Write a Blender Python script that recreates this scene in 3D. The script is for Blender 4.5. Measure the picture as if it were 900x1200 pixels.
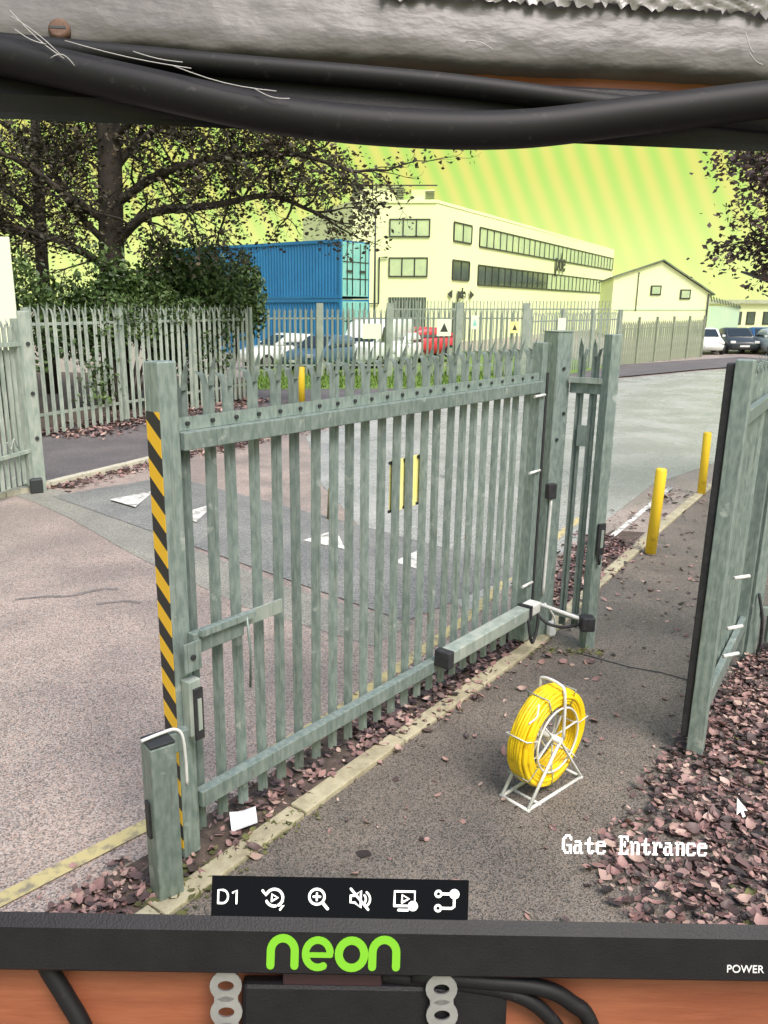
import bpy, bmesh, math, random
from mathutils import Vector, Matrix
R = math.radians
random.seed(7)
scene = bpy.context.scene
for o in list(bpy.data.objects): bpy.data.objects.remove(o)

# ------------------------------------------------------------------ camera
CAM_H = 2.65
cam_d = bpy.data.cameras.new('camera'); cam = bpy.data.objects.new('camera', cam_d)
scene.collection.objects.link(cam); scene.camera = cam
cam.location = (0, 0, CAM_H); cam.rotation_euler = (R(75), 0, 0)
cam_d.sensor_fit = 'VERTICAL'; cam_d.sensor_height = 24.0
cam_d.lens = 24.0 * 933 / 1200
cam_d.shift_x = 58 / 1200; cam_d.shift_y = 10 / 1200
cam_d.clip_start = 0.02; cam_d.clip_end = 2000

# ------------------------------------------------------------------ sky, sun, exposure
SUN_EL, SUN_AZ = R(56), R(152)          # azimuth clockwise from +Y
w = bpy.data.worlds.new('World'); scene.world = w; w.use_nodes = True
nt = w.node_tree; nt.nodes.clear()
def wn(t, **k):
    n = nt.nodes.new(t)
    for a, b in k.items(): setattr(n, a, b)
    return n
out = wn('ShaderNodeOutputWorld'); bg = wn('ShaderNodeBackground')
sky = wn('ShaderNodeTexSky', sky_type='NISHITA', sun_disc=False)
sky.sun_elevation = SUN_EL; sky.sun_rotation = SUN_AZ; sky.air_density = 1.0; sky.dust_density = 4.0
bg.inputs['Strength'].default_value = 0.13
tc = wn('ShaderNodeTexCoord'); sep = wn('ShaderNodeSeparateXYZ')
nt.links.new(tc.outputs['Generated'], sep.inputs[0])
elev = wn('ShaderNodeMapRange', interpolation_type='SMOOTHSTEP')
elev.inputs['From Min'].default_value = 0.21; elev.inputs['From Max'].default_value = 0.42
nt.links.new(sep.outputs['Z'], elev.inputs['Value'])
# slanting screen moire put into the low yellow sky as coloured bands
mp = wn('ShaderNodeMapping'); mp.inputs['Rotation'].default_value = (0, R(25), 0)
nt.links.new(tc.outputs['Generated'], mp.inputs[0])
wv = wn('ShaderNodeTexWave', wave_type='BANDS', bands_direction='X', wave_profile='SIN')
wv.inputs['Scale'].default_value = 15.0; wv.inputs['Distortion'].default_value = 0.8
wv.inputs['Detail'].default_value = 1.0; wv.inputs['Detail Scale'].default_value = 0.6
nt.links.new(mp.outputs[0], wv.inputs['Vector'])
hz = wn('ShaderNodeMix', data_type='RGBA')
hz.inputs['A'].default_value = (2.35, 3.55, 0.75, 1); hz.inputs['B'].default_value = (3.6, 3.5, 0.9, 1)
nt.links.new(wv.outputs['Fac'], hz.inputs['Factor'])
low = wn('ShaderNodeMapRange', interpolation_type='SMOOTHSTEP')
low.inputs['From Min'].default_value = -0.02; low.inputs['From Max'].default_value = 0.17
nt.links.new(sep.outputs['Z'], low.inputs['Value'])
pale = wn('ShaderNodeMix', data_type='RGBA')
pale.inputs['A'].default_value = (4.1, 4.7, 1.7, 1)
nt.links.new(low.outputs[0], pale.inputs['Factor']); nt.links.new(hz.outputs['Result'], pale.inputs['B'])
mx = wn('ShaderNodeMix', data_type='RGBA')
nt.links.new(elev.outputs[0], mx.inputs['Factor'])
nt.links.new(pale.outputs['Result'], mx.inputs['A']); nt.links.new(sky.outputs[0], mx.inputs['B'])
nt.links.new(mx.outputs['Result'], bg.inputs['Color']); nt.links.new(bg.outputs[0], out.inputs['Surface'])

sd = bpy.data.lights.new('sun', 'SUN'); sd.energy = 1.5; sd.angle = R(25); sd.color = (1, 0.96, 0.93)
so = bpy.data.objects.new('sun', sd); scene.collection.objects.link(so)
sv = Vector((math.sin(SUN_AZ) * math.cos(SUN_EL), math.cos(SUN_AZ) * math.cos(SUN_EL), math.sin(SUN_EL)))
so.rotation_euler = sv.to_track_quat('Z', 'Y').to_euler(); so.location = sv * 60
vs = scene.view_settings
vs.view_transform = 'Standard'; vs.look = 'None'; vs.gamma = 1; vs.use_curve_mapping = False; vs.exposure = 0.88
scene.cycles.max_bounces = 5; scene.cycles.diffuse_bounces = 3; scene.cycles.glossy_bounces = 2
scene.cycles.use_denoising = True

# ------------------------------------------------------------------ helpers
COL = scene.collection
def tag(o, label=None, cat=None, group=None, kind=None):
    for k, v in (('label', label), ('category', cat), ('group', group), ('kind', kind)):
        if v: o[k] = v
    return o
def empty(name, loc=(0, 0, 0), rz=0.0, **k):
    o = bpy.data.objects.new(name, None); COL.objects.link(o)
    o.location = loc; o.rotation_euler = (0, 0, rz); o.empty_display_size = 0.1
    return tag(o, **k)
def link(name, me, mat=None, parent=None, loc=(0, 0, 0), rz=0.0):
    if mat is not None and not me.materials: me.materials.append(mat)
    o = bpy.data.objects.new(name, me); COL.objects.link(o)
    o.location = loc; o.rotation_euler = (0, 0, rz)
    if parent: o.parent = parent
    return o

class MB:
    """collects simple solids into one mesh"""
    def __init__(s): s.v = []; s.f = []; s.sm = []
    def add(s, vs_, fs, smooth=False):
        b = len(s.v); s.v += [tuple(v) for v in vs_]
        s.f += [tuple(b + i for i in f) for f in fs]; s.sm += [smooth] * len(fs); return s
    def box(s, x0, x1, y0, y1, z0, z1, bev=0.0):
        if bev <= 0:
            vs_ = [(x, y, z) for z in (z0, z1) for y in (y0, y1) for x in (x0, x1)]
            return s.add(vs_, [(0, 2, 3, 1), (4, 5, 7, 6), (0, 1, 5, 4), (2, 6, 7, 3), (0, 4, 6, 2), (1, 3, 7, 5)])
        bm = bmesh.new(); bmesh.ops.create_cube(bm, size=1)
        for v in bm.verts:
            v.co = Vector(((x0 + x1) / 2 + v.co.x * (x1 - x0), (y0 + y1) / 2 + v.co.y * (y1 - y0), (z0 + z1) / 2 + v.co.z * (z1 - z0)))
        bmesh.ops.bevel(bm, geom=bm.edges[:], offset=bev, segments=2, affect='EDGES', profile=0.5)
        return s.bm(bm)
    def bm(s, bm, smooth=False):
        bm.verts.index_update()
        s.add([v.co[:] for v in bm.verts], [[v.index for v in f.verts] for f in bm.faces], smooth); bm.free(); return s
    def beam(s, a, b, wd, ht, up=(0, 0, 1)):
        """box section bar from a to b, wd across, ht along up"""
        a, b = Vector(a), Vector(b); d = (b - a).normalized(); u = Vector(up); sx = d.cross(u).normalized(); u = sx.cross(d)
        vs_ = [p + sx * i * wd / 2 + u * j * ht / 2 for p in (a, b) for j in (-1, 1) for i in (-1, 1)]
        return s.add(vs_, [(0, 1, 3, 2), (4, 6, 7, 5), (0, 4, 5, 1), (2, 3, 7, 6), (0, 2, 6, 4), (1, 5, 7, 3)])
    def tube(s, pts, rad, n=8, closed=False, caps=True):
        pts = [Vector(p) for p in pts]; m = len(pts)
        rads = rad if isinstance(rad, (list, tuple)) else [rad] * m
        ref = None; rings = []
        for i, p in enumerate(pts):
            if closed: d = pts[(i + 1) % m] - pts[i - 1]
            else: d = pts[min(i + 1, m - 1)] - pts[max(i - 1, 0)]
            d.normalize()
            if ref is None: ref = d.orthogonal().normalized()
            ref = (ref - d * ref.dot(d)); ref = ref.normalized() if ref.length > 1e-6 else d.orthogonal().normalized()
            q = d.cross(ref)
            rings.append([p + (ref * math.cos(2 * math.pi * k / n) + q * math.sin(2 * math.pi * k / n)) * rads[i] for k in range(n)])
        vs_ = [v for r_ in rings for v in r_]; fs = []
        for i in range(m if closed else m - 1):
            j = (i + 1) % m
            for k in range(n): fs.append((i * n + k, i * n + (k + 1) % n, j * n + (k + 1) % n, j * n + k))
        s.add(vs_, fs, True)
        if caps and not closed:
            b = len(s.v) - m * n
            s.f.append(tuple(b + k for k in range(n))[::-1]); s.f.append(tuple(b + (m - 1) * n + k for k in range(n))); s.sm += [False, False]
        return s
    def prism(s, poly, z0, z1):
        n = len(poly)
        vs_ = [(x, y, z0) for x, y in poly] + [(x, y, z1) for x, y in poly]
        return s.add(vs_, [tuple(range(n))[::-1], tuple(range(n, 2 * n))] + [(i, (i + 1) % n, n + (i + 1) % n, n + i) for i in range(n)])
    def quad(s, *p): return s.add(p, [tuple(range(len(p)))])
    def mesh(s, name='m'):
        me = bpy.data.meshes.new(name); me.from_pydata(s.v, [], s.f)
        me.polygons.foreach_set('use_smooth', s.sm); me.update(); return me
    def build(s, name, mat, parent=None, loc=(0, 0, 0), rz=0.0): return link(name, s.mesh(name), mat, parent, loc, rz)

def copy_tree(o, parent=None):
    c = o.copy(); COL.objects.link(c); c.parent = parent
    for ch in o.children: copy_tree(ch, c)
    return c

def text_mesh(o):
    """the same lettering as a plain mesh object"""
    bpy.context.view_layer.update()
    me = bpy.data.meshes.new_from_object(o.evaluated_get(bpy.context.evaluated_depsgraph_get()))
    n = bpy.data.objects.new('x', me); COL.objects.link(n); n.parent = o.parent; n.location = o.location; n.rotation_euler = o.rotation_euler
    nm = o.name.split('.')[0]; bpy.data.objects.remove(o); n.name = nm
    if not me.materials: me.materials.append(M['print'])
    return n

def smooth_path(pts, k=6):
    """Catmull-Rom through pts"""
    P = [Vector(p) for p in pts]; P = [P[0] * 2 - P[1]] + P + [P[-1] * 2 - P[-2]]; o = []
    for i in range(1, len(P) - 2):
        for j in range(k):
            t = j / k; a, b, c, d = P[i - 1:i + 3]
            o.append(0.5 * ((2 * b) + (c - a) * t + (2 * a - 5 * b + 4 * c - d) * t * t + (3 * b - a - 3 * c + d) * t ** 3))
    o.append(P[-2]); return o

# ------------------------------------------------------------------ materials
def mat(name, c1, c2=None, scale=8.0, rough=0.6, metal=0.0, bump=0.0, bscale=None, detail=5.0, contrast=(0.35, 0.65), emit=0.0, spec=0.5, island=0.0, coords='Object', stretch=None):
    m = bpy.data.materials.new(name); m.use_nodes = True; t = m.node_tree; b = t.nodes['Principled BSDF']
    b.inputs['Roughness'].default_value = rough; b.inputs['Metallic'].default_value = metal; b.inputs['Specular IOR Level'].default_value = spec
    c1 = tuple(c1) + (1,); b.inputs['Base Color'].default_value = c1
    tcn = t.nodes.new('ShaderNodeTexCoord'); src = tcn.outputs[coords]
    if coords == 'World':
        pass
    if stretch:
        mpn = t.nodes.new('ShaderNodeMapping'); mpn.inputs['Scale'].default_value = stretch; t.links.new(src, mpn.inputs[0]); src = mpn.outputs[0]
    col = None
    if c2 is not None:
        nz = t.nodes.new('ShaderNodeTexNoise'); nz.inputs['Scale'].default_value = scale; nz.inputs['Detail'].default_value = detail; nz.inputs['Roughness'].default_value = 0.65
        t.links.new(src, nz.inputs['Vector'])
        mr = t.nodes.new('ShaderNodeMapRange'); mr.inputs['From Min'].default_value = contrast[0]; mr.inputs['From Max'].default_value = contrast[1]
        t.links.new(nz.outputs['Fac'], mr.inputs['Value'])
        mxn = t.nodes.new('ShaderNodeMix'); mxn.data_type = 'RGBA'; mxn.inputs['A'].default_value = c1; mxn.inputs['B'].default_value = tuple(c2) + (1,)
        t.links.new(mr.outputs[0], mxn.inputs['Factor']); col = mxn.outputs['Result']
    if island:
        g = t.nodes.new('ShaderNodeNewGeometry'); hs = t.nodes.new('ShaderNodeHueSaturation')
        mr2 = t.nodes.new('ShaderNodeMapRange'); mr2.inputs['To Min'].default_value = 1 - island; mr2.inputs['To Max'].default_value = 1 + island
        t.links.new(g.outputs['Random Per Island'], mr2.inputs['Value']); t.links.new(mr2.outputs[0], hs.inputs['Value'])
        if col: t.links.new(col, hs.inputs['Color'])
        else: hs.inputs['Color'].default_value = c1
        col = hs.outputs['Color']
    if col: t.links.new(col, b.inputs['Base Color'])
    if bump:
        n2 = t.nodes.new('ShaderNodeTexNoise'); n2.inputs['Scale'].default_value = bscale or scale * 3; n2.inputs['Detail'].default_value = 4
        t.links.new(src, n2.inputs['Vector'])
        bp = t.nodes.new('ShaderNodeBump'); bp.inputs['Strength'].default_value = bump; bp.inputs['Distance'].default_value = 0.01
        t.links.new(n2.outputs['Fac'], bp.inputs['Height']); t.links.new(bp.outputs[0], b.inputs['Normal'])
    if emit:
        b.inputs['Emission Color'].default_value = c1; b.inputs['Emission Strength'].default_value = emit
    return m

def asphalt(name, dark, light, warm, rough=0.75, grit=55.0, wet=0.0, big=0.35):
    """tarmac: stone chips over a mottled ground, worn patches, some damp sheen"""
    m = bpy.data.materials.new(name); m.use_nodes = True; t = m.node_tree; b = t.nodes['Principled BSDF']; L = t.links.new
    g = t.nodes.new('ShaderNodeTexCoord').outputs['Object']
    def noise(sc, det=4):
        n = t.nodes.new('ShaderNodeTexNoise'); n.inputs['Scale'].default_value = sc; n.inputs['Detail'].default_value = det; L(g, n.inputs['Vector']); return n.outputs['Fac']
    def mr(src, a, c):
        n = t.nodes.new('ShaderNodeMapRange'); n.inputs['From Min'].default_value = a; n.inputs['From Max'].default_value = c; L(src, n.inputs['Value']); return n.outputs[0]
    def mixc(f, a, c):
        n = t.nodes.new('ShaderNodeMix'); n.data_type = 'RGBA'; L(f, n.inputs['Factor'])
        for s_, v in (('A', a), ('B', c)):
            if isinstance(v, tuple): n.inputs[s_].default_value = v + (1,)
            else: L(v, n.inputs[s_])
        return n.outputs['Result']
    vor = t.nodes.new('ShaderNodeTexVoronoi'); vor.inputs['Scale'].default_value = grit; L(g, vor.inputs['Vector'])
    sepc = t.nodes.new('ShaderNodeSeparateColor'); L(vor.outputs['Color'], sepc.inputs[0])
    chips = mr(sepc.outputs[0], 0.15, 0.95)
    base = mixc(chips, dark, light)
    base = mixc(mr(sepc.outputs[1], 0.55, 1.0), base, warm)
    blot = mr(noise(big * 3.0, 6), 0.38, 0.66)
    dk = t.nodes.new('ShaderNodeMix'); dk.data_type = 'RGBA'; dk.blend_type = 'MULTIPLY'; dk.inputs['Factor'].default_value = 0.55
    L(base, dk.inputs['A']); L(mixc(blot, (0.55, 0.55, 0.57), (1.12, 1.08, 1.03)), dk.inputs['B'])
    L(dk.outputs['Result'], b.inputs['Base Color'])
    rr = t.nodes.new('ShaderNodeMapRange'); rr.inputs['To Min'].default_value = rough - wet; rr.inputs['To Max'].default_value = rough; L(blot, rr.inputs['Value'])
    L(rr.outputs[0], b.inputs['Roughness'])
    bp = t.nodes.new('ShaderNodeBump'); bp.inputs['Strength'].default_value = 0.5; bp.inputs['Distance'].default_value = 0.006
    L(vor.outputs['Distance'], bp.inputs['Height']); L(bp.outputs[0], b.inputs['Normal'])
    return m

def galv(name, a, c, sc=24, rough=.45, metal=.3):
    m = bpy.data.materials.new(name); m.use_nodes = True; t = m.node_tree; b = t.nodes['Principled BSDF']; L = t.links.new
    oi = t.nodes.new('ShaderNodeObjectInfo'); tcn = t.nodes.new('ShaderNodeTexCoord'); va = t.nodes.new('ShaderNodeVectorMath'); va.operation = 'ADD'
    sc_ = t.nodes.new('ShaderNodeMath'); sc_.operation = 'MULTIPLY'; sc_.inputs[1].default_value = 37.0; L(oi.outputs['Random'], sc_.inputs[0])
    L(tcn.outputs['Object'], va.inputs[0]); L(sc_.outputs[0], va.inputs[1])
    def nz(scale, st=None, det=5):
        src = va.outputs[0]
        if st:
            mp_ = t.nodes.new('ShaderNodeMapping'); mp_.inputs['Scale'].default_value = st; L(src, mp_.inputs[0]); src = mp_.outputs[0]
        n = t.nodes.new('ShaderNodeTexNoise'); n.inputs['Scale'].default_value = scale; n.inputs['Detail'].default_value = det; L(src, n.inputs['Vector']); return n.outputs['Fac']
    def mixc(f, lo, hi, A, B, blend='MIX'):
        mr = t.nodes.new('ShaderNodeMapRange'); mr.inputs['From Min'].default_value = lo; mr.inputs['From Max'].default_value = hi; L(f, mr.inputs['Value'])
        n = t.nodes.new('ShaderNodeMix'); n.data_type = 'RGBA'; n.blend_type = blend; L(mr.outputs[0], n.inputs['Factor'])
        for k, v in (('A', A), ('B', B)):
            if isinstance(v, tuple): n.inputs[k].default_value = v + (1,)
            else: L(v, n.inputs[k])
        return n.outputs['Result']
    col = mixc(nz(sc, (1, 1, .35)), .35, .65, a, c)
    col = mixc(nz(3.0, (30, 30, .9), 6), .56, .72, col, (.70, .67, .62), 'MULTIPLY')      # dirt washed down the steel
    col = mixc(nz(9.0, None, 8), .66, .74, col, (.44, .49, .46))                          # white zinc bloom
    col = mixc(nz(5.0, (6, 6, 2), 8), .70, .78, col, (.20, .13, .08))                     # rust freckles
    tone = t.nodes.new('ShaderNodeHueSaturation'); mr = t.nodes.new('ShaderNodeMapRange'); mr.inputs['To Min'].default_value = .86; mr.inputs['To Max'].default_value = 1.12
    L(oi.outputs['Random'], mr.inputs['Value']); L(mr.outputs[0], tone.inputs['Value']); L(col, tone.inputs['Color']); L(tone.outputs[0], b.inputs['Base Color'])
    b.inputs['Roughness'].default_value = rough; b.inputs['Metallic'].default_value = metal
    return m

M = {}
M['galv'] = galv('galvanised_steel', (0.19, 0.25, 0.235), (0.30, 0.36, 0.335), 40)
M['galv_old'] = galv('weathered_galvanised_steel', (0.27, 0.33, 0.295), (0.42, 0.46, 0.41), 14, .5, .15)
M['galv_far'] = mat('dull_galvanised_steel', (0.24, 0.29, 0.25), (0.36, 0.40, 0.34), 3, 0.65, 0.1)
M['bolt'] = mat('dark_bolt_steel', (0.05, 0.055, 0.06), None, rough=0.5, metal=0.5)
M['black'] = mat('black_rubber', (0.02, 0.02, 0.024), (0.04, 0.04, 0.045), 20, 0.6)
M['white_rod'] = mat('white_coated_rod', (0.75, 0.76, 0.74), (0.6, 0.6, 0.58), 12, 0.45)
M['yellow'] = mat('yellow_cable_jacket', (0.62, 0.38, 0.008), (0.90, 0.62, 0.01), 14, 0.38, contrast=(.28, .48), bump=.15, bscale=120)
M['bollard'] = mat('yellow_bollard_paint', (0.42, 0.28, 0.04), (0.88, 0.60, 0.03), 7, 0.5, contrast=(.27, .42), detail=9)
M['paper'] = mat('white_paper', (0.82, 0.84, 0.88), (0.72, 0.74, 0.8), 20, 0.8)
M['white_paint'] = mat('worn_white_road_paint', (0.24, 0.235, 0.225), (0.66, 0.66, 0.60), 9, 0.8, contrast=(.36, .52), detail=12)
M['yellow_paint'] = mat('worn_yellow_road_paint', (0.24, 0.215, 0.16), (0.52, 0.45, 0.22), 14, 0.85, contrast=(.36, .52), detail=10)
M['kerb'] = mat('kerb_concrete', (0.30, 0.27, 0.18), (0.46, 0.42, 0.29), 10, 0.85, bump=0.3, bscale=80)
M['kerb2'] = mat('pale_kerb_concrete', (0.42, 0.40, 0.32), (0.56, 0.53, 0.42), 10, 0.85, bump=0.3, bscale=80)
M['road'] = asphalt('pink_road_tarmac', (0.14, 0.122, 0.113), (0.54, 0.475, 0.435), (0.52, 0.375, 0.31), 0.50, 125, 0.14)
M['wet'] = asphalt('veiled_damp_tarmac', (0.19, 0.205, 0.20), (0.54, 0.56, 0.55), (0.52, 0.48, 0.46), 0.34, 110, 0.12, 0.25)  # damp road; the screen's washed-out veil is painted in as paler colour
M['hump'] = asphalt('dark_new_tarmac', (0.10, 0.11, 0.105), (0.33, 0.35, 0.335), (0.31, 0.29, 0.27), 0.68, 120)
M['joint'] = asphalt('grey_green_tarmac', (0.15, 0.155, 0.135), (0.40, 0.41, 0.37), (0.3, 0.27, 0.22), 0.72, 120)
M['path'] = asphalt('brown_path_tarmac', (0.055, 0.05, 0.043), (0.23, 0.21, 0.185), (0.26, 0.21, 0.17), 0.64, 150, 0.1, 0.6)
M['pavement'] = asphalt('grey_pavement_tarmac', (0.07, 0.065, 0.07), (0.20, 0.185, 0.19), (0.2, 0.17, 0.16), 0.7, 90)
M['soil'] = mat('dark_leafy_soil', (0.05, 0.038, 0.03), (0.13, 0.095, 0.075), 14, 0.9, bump=0.8, bscale=60)
M['leaf_litter'] = mat('dead_leaf', (0.27, 0.135, 0.105), (0.13, 0.085, 0.075), 3, 0.6, island=0.65)
def litter():
    m = mat('dead_leaf', (0.2, 0.1, 0.08), rough=0.55); t = m.node_tree
    g = t.nodes.new('ShaderNodeNewGeometry'); cr = t.nodes.new('ShaderNodeValToRGB'); e = cr.color_ramp.elements
    cols = [(0, (.025, .02, .02)), (.25, (.085, .058, .055)), (.45, (.16, .10, .095)), (.63, (.26, .15, .14)), (.8, (.34, .20, .18)), (.92, (.40, .29, .24)), (1, (.54, .39, .33))]
    e[0].color = cols[0][1] + (1,); e[1].position = 1; e[1].color = cols[-1][1] + (1,)
    for p_, c_ in cols[1:-1]:
        k = e.new(p_); k.color = c_ + (1,)
    t.links.new(g.outputs['Random Per Island'], cr.inputs[0]); t.links.new(cr.outputs[0], t.nodes['Principled BSDF'].inputs['Base Color'])
    return m
M['leaf_litter'] = litter()
M['moss'] = mat('moss', (0.09, 0.10, 0.035), (0.13, 0.13, 0.05), 30, 0.9, island=0.4)
M['grass'] = mat('grass', (0.10, 0.19, 0.03), (0.16, 0.24, 0.05), 4, 0.8, island=0.4)
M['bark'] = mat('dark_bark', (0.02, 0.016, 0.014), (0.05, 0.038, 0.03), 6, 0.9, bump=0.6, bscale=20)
M['leaf'] = mat('backlit_autumn_leaf', (0.03, 0.034, 0.013), (0.055, 0.038, 0.02), 0.8, 0.6, island=0.5)  # backlight is put into the colour: leaves darkened to a near silhouette
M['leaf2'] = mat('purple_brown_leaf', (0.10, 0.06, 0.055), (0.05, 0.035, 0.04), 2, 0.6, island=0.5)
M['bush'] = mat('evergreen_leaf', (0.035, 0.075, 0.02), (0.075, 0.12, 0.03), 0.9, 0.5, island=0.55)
M['blue'] = mat('blue_container_paint', (0.015, 0.16, 0.36), (0.02, 0.20, 0.42), 0.7, 0.5)
M['teal'] = mat('faded_teal_paint', (0.20, 0.55, 0.48), (0.30, 0.62, 0.54), 1.2, 0.55)
M['render'] = mat('screen_tinted_render', (0.84, 0.90, 0.50), (0.78, 0.88, 0.47), 0.15, 0.85)  # white walls; the screen's yellow-green tint is put into the colour
M['render2'] = mat('pale_gable_render', (0.84, 0.90, 0.54), (0.78, 0.86, 0.48), 0.2, 0.85)
M['render3'] = mat('greenish_cladding', (0.40, 0.60, 0.42), (0.5, 0.64, 0.45), 0.3, 0.8)
M['frame'] = mat('dark_window_frame', (0.035, 0.04, 0.035), None, rough=0.5)
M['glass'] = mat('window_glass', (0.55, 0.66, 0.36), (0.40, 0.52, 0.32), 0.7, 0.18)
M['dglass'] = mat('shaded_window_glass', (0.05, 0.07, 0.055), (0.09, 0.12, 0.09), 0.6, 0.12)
M['cglass'] = mat('car_glass', (0.02, 0.03, 0.035), None, rough=0.08)
M['tyre'] = mat('tyre_rubber', (0.02, 0.02, 0.02), None, rough=0.8)
M['rim'] = mat('alloy_rim', (0.5, 0.5, 0.5), None, rough=0.35, metal=0.7)
M['lamp_glass'] = mat('car_lamp_lens', (0.75, 0.75, 0.75), None, rough=0.15)
M['wood_fence'] = mat('brown_fence_panel', (0.26, 0.25, 0.17), (0.38, 0.36, 0.26), 1.0, 0.85)
M['sign_white'] = mat('white_sign_face', (0.80, 0.84, 0.66), (0.74, 0.80, 0.6), 1.0, 0.6)
M['sign_yellow'] = mat('yellow_sign_face', (0.86, 0.80, 0.25), (0.88, 0.84, 0.40), 4, 0.6)
M['plastic'] = mat('black_monitor_plastic', spec=.3, c1=(0.007, 0.0066, 0.0088), c2=(0.0115, 0.011, 0.0135), scale=30, rough=0.5, bump=0.12, bscale=700)
M['gloss_black'] = mat('black_cable_sheath', (0.0055, 0.0055, 0.007), (0.05, 0.047, 0.045), 160, 0.58, contrast=(.60, .80), detail=10, spec=.35)
M['green'] = mat('lime_green_print', (0.17, 0.47, 0.02), None, rough=0.5)
M['print'] = mat('white_print', (0.75, 0.75, 0.75), None, rough=0.6)
M['ui_black'] = mat('toolbar_black', (0.006, 0.007, 0.009), None, rough=0.8, spec=.05)
M['ui_white'] = mat('screen_white', (0.85, 0.86, 0.84), None, rough=0.6, emit=0.45)
M['ply'] = mat('orange_wood_veneer', (0.20, 0.055, 0.024), (0.28, 0.092, 0.043), 9, 0.5, stretch=(1.0, 9.0, 1.0), bump=0.05, bscale=60)
M['film'] = mat('dusty_grey_film', (0.10, 0.092, 0.09), (0.19, 0.178, 0.175), 5, 0.45, bump=0.25, bscale=30, stretch=(1, 2.2, 1), detail=10)
M['strap'] = mat('zinc_strap', (0.34, 0.34, 0.35), (0.45, 0.45, 0.46), 40, 0.38, 0.7)
M['web'] = mat('cobweb_silk', (0.42, 0.41, 0.40), None, rough=0.7)
M['rust'] = mat('brown_rusty_screw', (0.10, 0.05, 0.03), (0.16, 0.09, 0.06), 200, 0.7)

# yellow and black hazard tape: a flat print, so stripes come from the material
def tape_mat():
    m = bpy.data.materials.new('hazard_tape'); m.use_nodes = True; t = m.node_tree; b = t.nodes['Principled BSDF']; L = t.links.new
    s = t.nodes.new('ShaderNodeSeparateXYZ'); L(t.nodes.new('ShaderNodeTexCoord').outputs['Object'], s.inputs[0])
    a = t.nodes.new('ShaderNodeMath'); a.operation = 'MULTIPLY_ADD'; L(s.outputs['Y'], a.inputs[0]); a.inputs[1].default_value = -0.85; L(s.outputs['Z'], a.inputs[2])
    d = t.nodes.new('ShaderNodeMath'); d.operation = 'DIVIDE'; L(a.outputs[0], d.inputs[0]); d.inputs[1].default_value = 0.165
    f = t.nodes.new('ShaderNodeMath'); f.operation = 'FRACT'; L(d.outputs[0], f.inputs[0])
    g = t.nodes.new('ShaderNodeMath'); g.operation = 'GREATER_THAN'; L(f.outputs[0], g.inputs[0]); g.inputs[1].default_value = 0.5
    x = t.nodes.new('ShaderNodeMix'); x.data_type = 'RGBA'; x.inputs['A'].default_value = (0.02, 0.02, 0.022, 1); x.inputs['B'].default_value = (0.85, 0.50, 0.02, 1)
    L(g.outputs[0], x.inputs['Factor']); L(x.outputs['Result'], b.inputs['Base Color']); b.inputs['Roughness'].default_value = 0.45
    return m
M['tape'] = tape_mat()

# ------------------------------------------------------------------ ground, road, path
def sheet(name, poly, z, m, **k):
    o = MB().add([(x, y, z) for x, y in poly], [tuple(range(len(poly)))]).build(name, m)
    return tag(o, kind='structure', **k)
sheet('ground', [(-300, -60), (300, -60), (300, 600), (-300, 600)], 0.0, M['road'])
# footpath to the right of the edging
KERB = [(-1.62, 2.05), (-0.80, 3.01), (0.40, 4.50), (1.66, 6.02), (2.34, 7.06), (3.85, 9.25), (5.62, 11.75), (7.6, 14.0), (10.5, 16.2), (16, 18.8), (28, 23)]  # positions from here on worked out from image pixels, baked as numbers
sheet('path', KERB + [(40, 10), (20, -8), (-1.6, -8)], 0.006, M['path'])
VERGE = [(-2.2, 2.3), (-1.55, 2.78), (-0.93, 3.42), (0.0, 4.62), (1.35, 6.35), (2.05, 7.5), (3.4, 9.4)]
sheet('verge', VERGE + [(3.78, 9.32), (2.27, 7.1), (1.58, 6.06), (0.33, 4.53), (-0.87, 3.05), (-1.6, 2.1)], 0.006, M['soil'])
def ribbon(name, pts, wd, z, m, **k):
    P = [Vector((q[0], q[1])) for q in pts]; a, b = [], []
    for i, p in enumerate(P):
        d = (P[min(i + 1, len(P) - 1)] - P[max(i - 1, 0)]).normalized(); n = Vector((-d.y, d.x)) * wd / 2
        a.append(p + n); b.append(p - n)
    mb = MB(); n = len(P)
    mb.add([(v.x, v.y, z) for v in a] + [(v.x, v.y, z) for v in b], [(i, n + i, n + i + 1, i + 1) for i in range(n - 1)])
    return tag(mb.build(name, m), kind='structure', **k)
ribbon('road_marking', [(-2.3, 2.45), (-1.62, 3.02), (-0.98, 3.66), (0.02, 4.86), (1.2, 6.6), (1.9, 7.9), (3.2, 10.0)], 0.095, 0.009, M['yellow_paint'])
ribbon('road_joint', [(-6.0, 12.9), (-4.1, 11.2), (-3.2, 10.2), (-1.9, 8.5), (-0.6, 7.05), (0.5, 6.2)], 0.62, 0.004, M['joint'])
ribbon('path_joint', [(1.95, 5.79), (2.25, 5.55), (2.45, 5.46), (2.75, 5.2)], 0.018, 0.010, M['black'])
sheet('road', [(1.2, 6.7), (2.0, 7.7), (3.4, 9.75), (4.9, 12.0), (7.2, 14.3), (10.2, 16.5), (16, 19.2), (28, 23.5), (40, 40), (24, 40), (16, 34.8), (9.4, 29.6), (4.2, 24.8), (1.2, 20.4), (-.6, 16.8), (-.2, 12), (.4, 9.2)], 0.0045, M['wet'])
ribbon('road_line', [(2.85, 8.45), (3.9, 10.0), (5.1, 11.8)], 0.07, 0.011, M['white_paint'])
M['crack'] = mat('dark_road_crack', (.10, .09, .085), (.26, .235, .22), 25, .9)
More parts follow.
